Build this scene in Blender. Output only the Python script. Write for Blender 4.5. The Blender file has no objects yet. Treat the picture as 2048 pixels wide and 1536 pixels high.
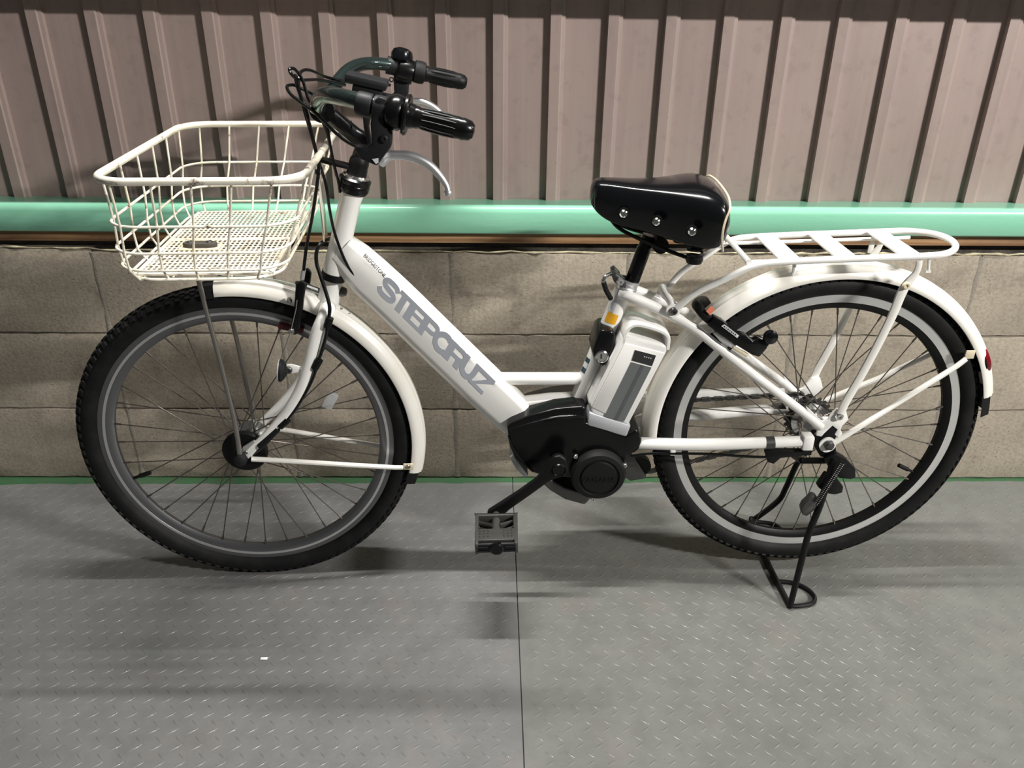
import bpy, bmesh, math, random
import numpy as np
from mathutils import Vector, Matrix
random.seed(7)
C = bpy.context.scene.collection
PI = math.pi
R_ = math.radians

# ------------------------------------------------------------------ camera, world, lights, exposure
F_PX, PITCH, YAW, ROLL = 1648.4, 0.46667, 0.017046, 0.01053
CAM = np.array([0.90826, -1.78022, 1.16823])
def cam_axes():
    r = np.array([math.cos(YAW), -math.sin(YAW), 0.0])
    f = np.array([math.sin(YAW)*math.cos(PITCH), math.cos(YAW)*math.cos(PITCH), -math.sin(PITCH)])
    u = np.cross(r, f)
    c, s = math.cos(ROLL), math.sin(ROLL)
    return c*r+s*u, -s*r+c*u, f
AX_R, AX_U, AX_F = cam_axes()
cd = bpy.data.cameras.new('camera')
cd.sensor_width = 36.0
cd.lens = 36.0*F_PX/2048.0
cam = bpy.data.objects.new('camera', cd)
C.objects.link(cam)
M = Matrix.Identity(4)
for i in range(3):
    M[i][0], M[i][1], M[i][2], M[i][3] = AX_R[i], AX_U[i], -AX_F[i], CAM[i]
cam.matrix_world = M
bpy.context.scene.camera = cam

sc = bpy.context.scene
sc.view_settings.view_transform = 'Standard'
sc.view_settings.look = 'None'
sc.view_settings.gamma = 1.0
sc.view_settings.use_curve_mapping = False
sc.view_settings.exposure = 0.0

w = bpy.data.worlds.new('world')
sc.world = w
w.use_nodes = True
w.node_tree.nodes['Background'].inputs[0].default_value = (1.0, 0.97, 0.92, 1)
w.node_tree.nodes['Background'].inputs[1].default_value = 0.075

def area(name, loc, target, sx, sy, power, col):
    ld = bpy.data.lights.new(name, 'AREA')
    ld.shape = 'RECTANGLE'
    ld.size, ld.size_y = sx, sy
    ld.energy = power
    ld.color = col
    o = bpy.data.objects.new(name, ld)
    C.objects.link(o)
    o.location = loc
    d = (Vector(target)-Vector(loc)).normalized()
    z = -d
    x = Vector((1, 0, 0))
    y = z.cross(x).normalized()
    x = y.cross(z)
    m = Matrix.Identity(4)
    for i in range(3):
        m[i][0], m[i][1], m[i][2], m[i][3] = x[i], y[i], z[i], loc[i]
    o.matrix_world = m
    return o
WARM = (1.0, 0.975, 0.93)
# fluorescent strips that hang along the wall, above the bicycle, and a second row out in the room
area('strip_lamp', (0.85, -0.42, 2.45), (0.85, -0.42, 0), 0.95, 0.035, 66, WARM)
area('strip_lamp', (4.1, -0.60, 2.45), (4.1, -0.60, 0), 1.2, 0.035, 45, WARM)
area('strip_lamp', (4.0, -2.6, 2.5), (1.8, 0, 0.7), 0.55, 0.05, 185, WARM)

# ------------------------------------------------------------------ measuring: photograph pixel -> point at a real depth
def ray(px, py):
    d = AX_R*((px-1024)/F_PX) + AX_U*((768-py)/F_PX) + AX_F
    return d
class Plane:
    """upright plane through p0, heading yaw; offsets o count towards the room"""
    def __init__(s, p0, yaw):
        s.p0 = np.array(p0, float)
        s.a = np.array([math.cos(yaw), math.sin(yaw), 0.0])
        s.n = np.array([math.sin(yaw), -math.cos(yaw), 0.0])
    def __call__(s, px, py, o=0.0):
        d = ray(px, py)
        return CAM + d*(((s.p0 + s.n*o - CAM) @ s.n)/(d @ s.n))
    def off(s, p): return float((np.array(p)-s.p0) @ s.n)
    def mir(s, p):
        p = np.array(p, float)
        return p - 2*s.off(p)*s.n
    def at(s, u, o, z):
        return s.p0*np.array([1, 1, 0]) + s.a*u + s.n*o + np.array([0, 0, z])
FH = (0.411, -0.355, 0.325)          # front hub
RH = (1.543, -0.338, 0.349)          # rear hub
P = Plane((0.411, -0.355, 0), math.atan2(0.017, 1.132))      # frame
PF = Plane((0.411, -0.355, 0), R_(3.2))                      # steered front end

# ------------------------------------------------------------------ materials
def mat(name, col, rough=0.5, metal=0.0, coat=0.0, spec=0.5, trans=0.0, ior=1.45):
    m = bpy.data.materials.new(name)
    m.use_nodes = True
    b = m.node_tree.nodes['Principled BSDF']
    b.inputs['Base Color'].default_value = (*col, 1)
    b.inputs['Roughness'].default_value = rough
    b.inputs['Metallic'].default_value = metal
    b.inputs['Coat Weight'].default_value = coat
    b.inputs['Coat Roughness'].default_value = 0.08
    b.inputs['Specular IOR Level'].default_value = spec
    b.inputs['Transmission Weight'].default_value = trans
    b.inputs['IOR'].default_value = ior
    return m
class NT:
    def __init__(s, m):
        s.m, s.t = m, m.node_tree
        s.b = s.t.nodes['Principled BSDF']
    def n(s, kind, **kw):
        x = s.t.nodes.new(kind)
        for k, v in kw.items():
            if k.startswith('_'): setattr(x, k[1:], v)
            else: x.inputs[k.replace('__', ' ')].default_value = v
        return x
    def l(s, a, b): s.t.links.new(a, b)
    def coord(s, which='Object', scale=(1, 1, 1)):
        c = s.n('ShaderNodeTexCoord')
        mp = s.n('ShaderNodeMapping')
        mp.inputs['Scale'].default_value = scale
        s.l(c.outputs[which], mp.inputs['Vector'])
        return mp.outputs[0]
    def geo(s, scale=(1, 1, 1)):
        c = s.n('ShaderNodeNewGeometry')
        mp = s.n('ShaderNodeMapping')
        mp.inputs['Scale'].default_value = scale
        s.l(c.outputs['Position'], mp.inputs['Vector'])
        return mp.outputs[0]
    def noise(s, vec, scale, detail=4, rough=0.6):
        x = s.n('ShaderNodeTexNoise', Scale=scale, Detail=detail, Roughness=rough)
        s.l(vec, x.inputs['Vector'])
        return x.outputs['Fac']
    def ramp(s, fac, stops):
        x = s.n('ShaderNodeValToRGB')
        e = x.color_ramp.elements
        while len(e) < len(stops): e.new(0.5)
        for i, (p, c) in enumerate(stops):
            e[i].position = p
            e[i].color = (c, c, c, 1) if isinstance(c, (int, float)) else (*c, 1)
        s.l(fac, x.inputs['Fac'])
        return x.outputs['Color']
    def mix(s, fac, a, b, mode='MIX'):
        x = s.n('ShaderNodeMix', _data_type='RGBA', _blend_type=mode)
        for i, v in ((0, fac), (6, a), (7, b)):
            if isinstance(v, (int, float)): x.inputs[i].default_value = v
            elif isinstance(v, tuple): x.inputs[i].default_value = (*v, 1)
            else: s.l(v, x.inputs[i])
        return x.outputs[2]
    def bump(s, h, dist=0.001, strength=0.5):
        x = s.n('ShaderNodeBump', Strength=strength, Distance=dist)
        s.l(h, x.inputs['Height'])
        s.l(x.outputs[0], s.b.inputs['Normal'])
    def base(s, c): s.l(c, s.b.inputs['Base Color'])
    def rough(s, c): s.l(c, s.b.inputs['Roughness'])

WHITE = mat('white_paint', (0.80, 0.785, 0.75), 0.22, 0, 0.6)
n = NT(WHITE); v = n.geo()
f = n.ramp(n.noise(v, 9, 5), [(0.35, 0.0), (0.75, 1.0)])
n.base(n.mix(f, (0.86, 0.85, 0.825), (0.82, 0.805, 0.77)))
FENDER = mat('fender_white', (0.80, 0.77, 0.70), 0.3, 0.0, 0.5)
n = NT(FENDER); v = n.geo()
f = n.ramp(n.noise(v, 14, 5), [(0.4, 0.0), (0.8, 1.0)])
n.base(n.mix(f, (0.85, 0.825, 0.77), (0.79, 0.755, 0.67)))
BLACK = mat('black_plastic', (0.0035, 0.0035, 0.004), 0.24, 0, 0.0, 0.38)
SATIN = mat('black_satin', (0.0045, 0.0045, 0.005), 0.45, 0, 0, 0.28)
MATTE = mat('black_rubber', (0.007, 0.007, 0.0075), 0.6, 0, 0, 0.28)
BRACKET = mat('dark_grey_plastic', (0.011, 0.0115, 0.0135), 0.5, 0, 0, 0.3)
GLOSS = mat('gloss_black_vinyl', (0.003, 0.0035, 0.0045), 0.2, 0, 0.3, 0.4)
n = NT(GLOSS); v = n.geo((1, 1, 1))
n.bump(n.noise(v, 900, 2), 0.0003, 0.12)
TYRE = mat('tyre_rubber', (0.020, 0.020, 0.021), 0.62, 0, 0, 0.25)
n = NT(TYRE); v = n.geo()
f = n.ramp(n.noise(v, 25, 5), [(0.45, 0.0), (0.75, 1.0)])
n.base(n.mix(f, (0.0065, 0.0065, 0.007), (0.015, 0.0145, 0.0145)))
BAR = mat('dark_teal_metallic', (0.035, 0.085, 0.085), 0.25, 0.75, 0.6)
n = NT(BAR); v = n.geo()
f = n.ramp(n.noise(v, 700, 2), [(0.45, 0.0), (0.7, 1.0)])
n.base(n.mix(f, (0.032, 0.050, 0.048), (0.065, 0.090, 0.086)))
CHROME = mat('polished_steel', (0.75, 0.75, 0.74), 0.16, 1.0)
ALU = mat('brushed_aluminium', (0.74, 0.74, 0.75), 0.36, 0.85)
STEEL = mat('dull_steel', (0.38, 0.36, 0.34), 0.38, 1.0)
DARKST = mat('dark_steel', (0.12, 0.12, 0.12), 0.42, 0.9)
TRACK = mat('rim_brake_track', (0.74, 0.74, 0.73), 0.36, 0.75)
FRIM = mat('front_rim_grey', (0.20, 0.20, 0.21), 0.34, 0.85)
SPRING = mat('dark_spring_steel', (0.035, 0.035, 0.035), 0.35, 0.9)
SPOKE = mat('spoke_steel', (0.20, 0.18, 0.165), 0.35, 0.9)
SILVER = mat('silver_plastic', (0.50, 0.51, 0.54), 0.35, 0.25)
GREYLAB = mat('grey_label', (0.145, 0.155, 0.157), 0.35)
GREYLAB2 = mat('grey_label_dark', (0.095, 0.102, 0.106), 0.35)
DECAL = mat('blue_grey_decal', (0.385, 0.405, 0.455), 0.4, 0.0)
INK = mat('black_ink', (0.02, 0.02, 0.02), 0.4)
ORANGE = mat('orange_sticker', (0.85, 0.42, 0.02), 0.4)
BLUEST = mat('dark_blue_sticker', (0.012, 0.045, 0.075), 0.35)
PALEST = mat('pale_sticker', (0.62, 0.64, 0.66), 0.4)
PINKST = mat('salmon_sticker', (0.72, 0.22, 0.14), 0.4)
RED = mat('red_reflector', (0.22, 0.006, 0.014), 0.18, 0, 0.6)
CLEAR = mat('clear_reflector', (0.72, 0.74, 0.76), 0.15, 0, 0.3, trans=0.55)
PEDALM = mat('smoky_clear_plastic', (0.065, 0.065, 0.060), 0.28, 0, 0.2, trans=0.3)
PADM = mat('grey_brown_rubber', (0.060, 0.052, 0.043), 0.6)
CREAM = mat('cream_piping', (0.66, 0.58, 0.42), 0.4)
REDPAD = mat('dark_red_pad', (0.10, 0.012, 0.018), 0.55)
WINDOW = mat('smoked_window', (0.03, 0.03, 0.032), 0.2, 0, 0.3)
LED = mat('pale_marks', (0.45, 0.45, 0.45), 0.4)

BASK = mat('basket_coating', (0.74, 0.70, 0.60), 0.35, 0, 0.3)
n = NT(BASK); v = n.geo()
a_ = n.ramp(n.noise(v, 22, 6, 0.7), [(0.57, 0.0), (0.64, 1.0)])
b_ = n.ramp(n.noise(v, 70, 6, 0.7), [(0.40, 0.0), (0.58, 1.0)])
rust = n.mix(1.0, a_, b_, 'MULTIPLY')
col = n.mix(n.ramp(n.noise(v, 12, 3), [(0.4, 0.0), (0.8, 1.0)]), (0.80, 0.76, 0.66), (0.70, 0.62, 0.44))
n.base(n.mix(rust, col, (0.095, 0.042, 0.020)))
n.rough(n.ramp(rust, [(0.0, 0.35), (1.0, 0.85)]))
WORN = mat('chipped_white_paint', (0.8, 0.78, 0.74), 0.25, 0, 0.4)
n = NT(WORN); v = n.geo()
a_ = n.ramp(n.noise(v, 45, 6, 0.7), [(0.66, 0.0), (0.69, 1.0)])
n.base(n.mix(a_, (0.80, 0.78, 0.73), (0.30, 0.20, 0.12)))

# setting
SIDING = mat('mauve_painted_siding', (0.3, 0.23, 0.21), 0.5)
n = NT(SIDING); v = n.geo()
big = n.ramp(n.noise(n.geo((1, 1, 0.55)), 3.2, 5), [(0.3, 0.0), (0.7, 1.0)])
streak = n.ramp(n.noise(n.geo((60, 60, 2.2)), 1.0, 5), [(0.35, 0.0), (0.7, 1.0)])
blot = n.ramp(n.noise(v, 34, 4, 0.55), [(0.56, 0.0), (0.68, 1.0)])
c1 = n.mix(big, (0.325, 0.250, 0.232), (0.410, 0.312, 0.286))
c2 = n.mix(n.mix(0.5, (0.0, 0.0, 0.0), streak), c1, (0.435, 0.345, 0.305))
c3 = n.mix(n.mix(0.4, (0, 0, 0), blot), c2, (0.29, 0.222, 0.205))
n.base(c3)
n.rough(n.ramp(big, [(0.0, 0.42), (1.0, 0.56)]))
RAIL = mat('mint_green_paint', (0.20, 0.50, 0.33), 0.26, 0, 0.3)
n = NT(RAIL); v = n.geo((1, 3, 3))
f = n.ramp(n.noise(v, 3, 5), [(0.3, 0.0), (0.75, 1.0)])
chip = n.ramp(n.noise(n.geo((1, 2, 2)), 70, 3, 0.7), [(0.71, 0.0), (0.73, 1.0)])
n.base(n.mix(n.mix(0.8, (0, 0, 0), chip), n.mix(f, (0.225, 0.545, 0.375), (0.265, 0.59, 0.42)), (0.55, 0.72, 0.62)))
n.bump(n.noise(v, 40, 3), 0.001, 0.25)
WOOD = mat('bare_softwood', (0.3, 0.17, 0.09), 0.6)
n = NT(WOOD)
wv = n.n('ShaderNodeTexWave', _wave_type='BANDS', _bands_direction='Z', Scale=26.0, Distortion=7.0, Detail=3.0)
wv.inputs['Detail Scale'].default_value = 0.6
n.l(n.geo((0.25, 1, 1)), wv.inputs['Vector'])
f = n.ramp(wv.outputs['Fac'], [(0.0, 0.0), (1.0, 1.0)])
stain = n.ramp(n.noise(n.geo((1, 3, 3)), 2.6, 5), [(0.48, 0.0), (0.62, 1.0)])
n.base(n.mix(n.mix(0.55, (0, 0, 0), stain), n.mix(f, (0.46, 0.275, 0.142), (0.32, 0.17, 0.082)), (0.115, 0.062, 0.034)))
BLOCK = mat('concrete_block', (0.2, 0.18, 0.16), 0.85)
n = NT(BLOCK)
oi = n.n('ShaderNodeObjectInfo')
v = n.geo()
big = n.ramp(n.noise(v, 5.5, 6, 0.65), [(0.32, 0.0), (0.70, 1.0)])
fine = n.noise(v, 130, 5, 0.7)
vert = n.ramp(n.noise(n.geo((90, 90, 8)), 1.0, 4), [(0.3, 0.0), (0.75, 1.0)])
vo = n.n('ShaderNodeTexVoronoi', Scale=125.0)
n.l(n.geo((0.75, 1, 1.3)), vo.inputs['Vector'])
pit0 = n.ramp(vo.outputs['Distance'], [(0.12, 1.0), (0.24, 0.0)])
gate = n.ramp(n.noise(v, 22, 3), [(0.52, 0.0), (0.62, 1.0)])
pit = n.mix(1.0, pit0, gate, 'MULTIPLY')
tone = n.ramp(oi.outputs['Random'], [(0.0, 0.84), (1.0, 1.10)])
c = n.mix(big, (0.270, 0.234, 0.184), (0.415, 0.360, 0.285))
c = n.mix(n.mix(0.35, (0, 0, 0), vert), c, (0.45, 0.395, 0.315))
c = n.mix(n.mix(0.5, (0, 0, 0), n.ramp(fine, [(0.35, 1.0), (0.55, 0.0)])), c, (0.18, 0.155, 0.122))
dirt = n.ramp(n.noise(v, 7, 7, 0.7), [(0.54, 0.0), (0.70, 1.0)])
c = n.mix(n.mix(0.62, (0, 0, 0), dirt), c, (0.105, 0.084, 0.064))
c = n.mix(n.mix(0.8, (0, 0, 0), pit), c, (0.075, 0.064, 0.052))
n.base(n.mix(1.0, c, tone, 'MULTIPLY'))
hb = n.mix(0.5, fine, pit, 'SUBTRACT')
n.bump(hb, 0.002, 0.45)
MORTAR = mat('grey_mortar', (0.20, 0.18, 0.16), 0.9)
n = NT(MORTAR); v = n.geo()
n.base(n.mix(n.noise(v, 40, 5), (0.15, 0.135, 0.112), (0.33, 0.295, 0.245)))
n.bump(n.noise(v, 200, 4), 0.002, 0.6)
CAPM = mat('yellowed_mortar', (0.42, 0.37, 0.23), 0.85)
n = NT(CAPM); v = n.geo()
n.base(n.mix(n.ramp(n.noise(v, 30, 5), [(0.35, 0.0), (0.65, 1.0)]), (0.50, 0.45, 0.30), (0.20, 0.17, 0.12)))
n.bump(n.noise(v, 160, 4), 0.002, 0.6)
BTOP = mat('dirty_block_top', (0.10, 0.09, 0.075), 0.95)
n = NT(BTOP); v = n.geo()
n.base(n.mix(n.ramp(n.noise(v, 22, 6, 0.7), [(0.4, 0.0), (0.65, 1.0)]), (0.16, 0.14, 0.115), (0.05, 0.045, 0.036)))
n.bump(n.noise(v, 120, 5), 0.004, 0.8)
FLOOR = mat('grey_painted_plate', (0.17, 0.172, 0.165), 0.4, 0, 0.1)
n = NT(FLOOR); v = n.geo()
big = n.ramp(n.noise(v, 3.0, 6, 0.6), [(0.3, 0.0), (0.7, 1.0)])
med = n.ramp(n.noise(v, 18, 6, 0.68), [(0.40, 0.0), (0.66, 1.0)])
rustp = n.ramp(n.noise(v, 8, 5, 0.65), [(0.54, 0.0), (0.70, 1.0)])
spk = n.ramp(n.noise(v, 150, 2, 0.5), [(0.74, 0.0), (0.78, 1.0)])
c = n.mix(big, (0.135, 0.139, 0.137), (0.168, 0.168, 0.165))
c = n.mix(n.mix(0.5, (0, 0, 0), med), c, (0.112, 0.115, 0.112))
c = n.mix(n.mix(0.30, (0, 0, 0), rustp), c, (0.19, 0.155, 0.142))
c = n.mix(n.mix(0.8, (0, 0, 0), spk), c, (0.06, 0.055, 0.05))
# the strip of green floor paint that runs along the foot of the wall
sx = n.n('ShaderNodeSeparateXYZ'); n.l(n.geo(), sx.inputs[0])
ed = n.n('ShaderNodeMath', _operation='MULTIPLY_ADD'); n.l(n.noise(n.geo((1, 0.2, 1)), 7, 6, 0.7), ed.inputs[0])
ed.inputs[1].default_value = 0.030; n.l(sx.outputs['Y'], ed.inputs[2])
ex = n.n('ShaderNodeMath', _operation='MULTIPLY_ADD'); n.l(sx.outputs['X'], ex.inputs[0]); ex.inputs[1].default_value = -0.007; n.l(ed.outputs[0], ex.inputs[2])
gm = n.ramp(ex.outputs[0], [(0.0, 0.0), (0.004, 1.0)])
cmpn = n.n('ShaderNodeMath', _operation='GREATER_THAN'); n.l(ex.outputs[0], cmpn.inputs[0]); cmpn.inputs[1].default_value = -0.012
n.base(n.mix(cmpn.outputs[0], c, n.mix(med, (0.038, 0.115, 0.048), (0.055, 0.095, 0.055))))
n.rough(n.ramp(n.noise(v, 12, 5), [(0.3, 0.34), (0.7, 0.5)]))
n.bump(n.noise(v, 240, 4), 0.0008, 0.3)
SEAM = mat('seam_dark', (0.03, 0.03, 0.03), 0.8)
LEDGE = mat('ledge_brown', (0.10, 0.085, 0.075), 0.7)
PAPER = mat('white_paper', (0.75, 0.75, 0.72), 0.7)

# ------------------------------------------------------------------ mesh building
def V(p): return Vector((float(p[0]), float(p[1]), float(p[2])))
def cr(pts, sub=6):
    """smooth open curve through the points"""
    p = [np.array(x, float) for x in pts]
    p = [2*p[0]-p[1]] + p + [2*p[-1]-p[-2]]
    out = []
    for i in range(1, len(p)-2):
        for k in range(sub):
            t = k/sub
            a, b, c_, d = p[i-1], p[i], p[i+1], p[i+2]
            out.append(0.5*((2*b)+(c_-a)*t+(2*a-5*b+4*c_-d)*t*t+(3*b-a-3*c_+d)*t**3))
    out.append(p[-2])
    return out
def lerp_list(r, n_):
    if isinstance(r, (int, float)): return [r]*n_
    xs = np.linspace(0, 1, len(r))
    return list(np.interp(np.linspace(0, 1, n_), xs, r))
class MB:
    def __init__(s): s.v, s.f = [], []
    def add(s, vs, fs):
        k = len(s.v)
        s.v += [tuple(float(c_) for c_ in x) for x in vs]
        s.f += [tuple(i+k for i in f_) for f_ in fs]
        return s
    def box(s, c, size, axes=None):
        c = np.array(c, float)
        ax = axes if axes is not None else [np.array([1., 0, 0]), np.array([0, 1., 0]), np.array([0, 0, 1.])]
        h = [x/2 for x in size]
        vs = [c+ax[0]*h[0]*i+ax[1]*h[1]*j+ax[2]*h[2]*k for i in (-1, 1) for j in (-1, 1) for k in (-1, 1)]
        return s.add(vs, [(0, 1, 3, 2), (4, 6, 7, 5), (0, 4, 5, 1), (2, 3, 7, 6), (0, 2, 6, 4), (1, 5, 7, 3)])
    def tube(s, pts, r, n=10, closed=False, flat=None, ref=None):
        """round tube along points; flat=(ku,kv) squashes it in the frame set by ref"""
        p = [np.array(x, float) for x in pts]
        m = len(p)
        rr = lerp_list(r, m)
        T = []
        for i in range(m):
            if closed: t = p[(i+1) % m]-p[(i-1) % m]
            else: t = p[min(i+1, m-1)]-p[max(i-1, 0)]
            T.append(t/(np.linalg.norm(t)+1e-12))
        u = np.array(ref if ref is not None else ([0, 0, 1.0] if abs(T[0][2]) < 0.9 else [0, 1.0, 0]), float)
        vs = []
        for i in range(m):
            if ref is not None: u = np.array(ref, float)
            u = u-T[i]*(u@T[i]); u = u/(np.linalg.norm(u)+1e-12)
            w_ = np.cross(T[i], u)
            ku, kv = flat if flat else (1, 1)
            for k in range(n):
                a = 2*PI*k/n
                vs.append(p[i]+(u*math.cos(a)*ku+w_*math.sin(a)*kv)*rr[i])
        fs = []
        for i in range(m if closed else m-1):
            j = (i+1) % m
            for k in range(n):
                l_ = (k+1) % n
                fs.append((i*n+k, i*n+l_, j*n+l_, j*n+k))
        if not closed:
            fs.append(tuple(range(n))[::-1])
            fs.append(tuple((m-1)*n+k for k in range(n)))
        return s.add(vs, fs)
    def loft(s, rings, cap=True, closed=True):
        m, n_ = len(rings), len(rings[0])
        vs = [x for r in rings for x in r]
        fs = []
        for i in range(m-1):
            for k in range(n_ if closed else n_-1):
                l_ = (k+1) % n_
                fs.append((i*n_+k, i*n_+l_, (i+1)*n_+l_, (i+1)*n_+k))
        if cap and closed:
            fs.append(tuple(range(n_))[::-1])
            fs.append(tuple((m-1)*n_+k for k in range(n_)))
        return s.add(vs, fs)
    def sweep(s, pts, prof, side, scale=None):
        """profile (a, b): a across along 'side', b along the in-plane normal"""
        p = [np.array(x, float) for x in pts]
        m = len(p)
        sd = np.array(side, float)
        rings = []
        for i in range(m):
            t = p[min(i+1, m-1)]-p[max(i-1, 0)]
            t = t/np.linalg.norm(t)
            b = sd-t*(sd@t); b = b/np.linalg.norm(b)
            nn = np.cross(b, t)
            k = scale[i] if scale is not None else (1, 1)
            rings.append([p[i]+b*q[0]*k[0]+nn*q[1]*k[1] for q in prof])
        return s.loft(rings)
    def lathe(s, prof, c=(0, 0, 0), axis=(0, 1, 0), n=48, a0=0, a1=2*PI, close_prof=False):
        """profile (r, h) around axis through c"""
        ax = np.array(axis, float); ax /= np.linalg.norm(ax)
        x = np.cross(ax, [0, 0, 1.0]) if abs(ax[2]) < 0.95 else np.cross(ax, [1.0, 0, 0])
        x /= np.linalg.norm(x)
        z = np.cross(x, ax)
        c = np.array(c, float)
        full = abs(a1-a0-2*PI) < 1e-6
        k_ = n if full else n+1
        vs = []
        for i in range(k_):
            a = a0+(a1-a0)*i/n
            d = x*math.cos(a)+z*math.sin(a)
            vs += [c+d*r+ax*h for r, h in prof]
        m = len(prof)
        fs = []
        for i in range(n):
            j = (i+1) % k_
            for q in range(m if close_prof else m-1):
                q2 = (q+1) % m
                fs.append((i*m+q, j*m+q, j*m+q2, i*m+q2))
        if not full and close_prof:
            fs.append(tuple(range(m))); fs.append(tuple((k_-1)*m+q for q in range(m))[::-1])
        return s.add(vs, fs)
    def prism(s, poly, nvec, h0, h1):
        nv = np.array(nvec, float)
        a = [np.array(x, float)+nv*h0 for x in poly]
        b = [np.array(x, float)+nv*h1 for x in poly]
        m = len(poly)
        fs = [tuple(range(m)), tuple(range(m, 2*m))[::-1]]
        for i in range(m):
            j = (i+1) % m
            fs.append((i, i+m, j+m, j))
        return s.add(a+b, fs)
    def ball(s, c, r, nu=14, nv=9, scale=(1, 1, 1)):
        c = np.array(c, float)
        vs, fs = [], []
        for i in range(nv+1):
            th = PI*i/nv
            for k in range(nu):
                ph = 2*PI*k/nu
                vs.append(c+np.array([math.sin(th)*math.cos(ph)*scale[0], math.sin(th)*math.sin(ph)*scale[1], math.cos(th)*scale[2]])*r)
        for i in range(nv):
            for k in range(nu):
                l_ = (k+1) % nu
                fs.append((i*nu+k, (i+1)*nu+k, (i+1)*nu+l_, i*nu+l_))
        return s.add(vs, fs)
    def build(s, name, m, parent=None, bevel=0, segs=2, smooth=35, label=None, kind=None, local=False):
        vs = np.array(s.v)
        org = np.zeros(3) if local else (vs.min(0)+vs.max(0))/2
        me = bpy.data.meshes.new(name)
        me.from_pydata([tuple(x-org) for x in vs], [], s.f)
        bm = bmesh.new(); bm.from_mesh(me)
        bmesh.ops.remove_doubles(bm, verts=bm.verts, dist=1e-6)
        bmesh.ops.recalc_face_normals(bm, faces=bm.faces)
        if bevel:
            ed = [e for e in bm.edges if len(e.link_faces) == 2 and e.calc_face_angle(0) > R_(28)]
            bmesh.ops.bevel(bm, geom=ed, offset=bevel, segments=segs, profile=0.5, affect='EDGES', clamp_overlap=True)
        bm.to_mesh(me); bm.free()
        me.materials.append(m)
        if smooth:
            me.shade_smooth(); me.set_sharp_from_angle(angle=R_(smooth))
        o = bpy.data.objects.new(name, me)
        C.objects.link(o)
        if parent is not None:
            o.parent = parent
            if not local: o.location = Vector(org)-world_loc(parent)
        else: o.location = Vector(org)
        if label: o['label'] = label
        if kind: o['kind'] = kind
        return o
WL = {}
def world_loc(o):
    l_ = Vector(o.location)
    while o.parent is not None:
        o = o.parent; l_ = l_+o.location
    return l_
def empty(name, loc, parent=None, rz=0):
    o = bpy.data.objects.new(name, None)
    C.objects.link(o)
    o.empty_display_size = 0.05
    if parent is not None:
        o.parent = parent
        o.location = Vector(loc)-world_loc(parent)
    else: o.location = loc
    o.rotation_euler = (0, 0, rz)
    return o
def copy_obj(o, parent, loc, rot=None):
    c_ = o.copy(); C.objects.link(c_); c_.parent = parent; c_.location = loc
    if rot is not None: c_.rotation_euler = rot
    return c_

# ------------------------------------------------------------------ the setting
X0, X1, Y0 = -0.95, 2.95, -2.3
SEAMX = lambda y: 0.9457-0.0095*(y+0.35)
floor = MB()
floor.box(((X0+X1)/2, (Y0+0.08)/2, -0.012), (X1-X0, 0.08-Y0, 0.012))
floor = floor.build('floor', SEAM); floor['kind'] = 'structure'
FLOOR2 = FLOOR.copy(); FLOOR2.name = 'grey_green_painted_plate'
for nd in FLOOR2.node_tree.nodes:
    if nd.type == 'MIX' and tuple(round(q, 3) for q in nd.inputs[6].default_value[:3]) == (0.135, 0.139, 0.137):
        nd.inputs[6].default_value = (0.138, 0.143, 0.133, 1); nd.inputs[7].default_value = (0.176, 0.178, 0.164, 1)
def plate(pts, name, FLOOR=FLOOR):
    mb = MB(); mb.prism([(x, y, 0) for x, y in pts], (0, 0, 1), -0.008, 0)
    return mb.build(name, FLOOR, floor, bevel=0.0006, segs=1)
g = 0.0008
plate([(X0, Y0), (SEAMX(Y0)-g, Y0), (SEAMX(0.06)-g, 0.06), (X0, 0.06)], 'checker_plate')
plate([(SEAMX(Y0)+g, Y0), (X1, Y0), (X1, 0.06), (SEAMX(0.06)+g, 0.06)], 'checker_plate', FLOOR2)
# raised lozenge treads, rolled into the plates
def treads(side):
    mb = MB()
    px, py, L, W_, H_ = 0.0335, 0.0335, 0.0112, 0.0021, 0.0009
    for j in range(-62, 3):
        y = j*py*0.5+0.004
        if y < -1.02 or y > -0.03: continue
        ang = R_(38) if j % 2 else R_(-38)
        sh = (0.5 if (j//2) % 2 else 0.0)*px + (0.5*px if j % 2 else 0)
        for i in range(-40, 100):
            x = i*px+sh+(0.006 if side > 0 else 0)
            if x < -0.45 or x > 2.35: continue
            if side < 0 and x > SEAMX(y)-0.016: continue
            if side > 0 and x < SEAMX(y)+0.026: continue
            ca, sa = math.cos(ang), math.sin(ang)
            q = lambda u, v_, z: (x+u*ca-v_*sa, y+u*sa+v_*ca, z)
            vs = [q(-L, 0, 0), q(-L*.35, -W_, 0), q(L*.35, -W_, 0), q(L, 0, 0), q(L*.35, W_, 0), q(-L*.35, W_, 0),
                  q(-L*.72, 0, H_*.75), q(0, -W_*.38, H_), q(L*.72, 0, H_*.75), q(0, W_*.38, H_)]
            mb.add(vs, [(0, 1, 7, 6), (1, 2, 7), (2, 3, 8, 7), (3, 4, 9, 8), (4, 5, 9), (5, 0, 6, 9), (6, 7, 8, 9)])
    return mb.build('raised_tread', FLOOR if side < 0 else FLOOR2, floor, smooth=50, kind='stuff')
treads(-1); treads(1)

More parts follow.
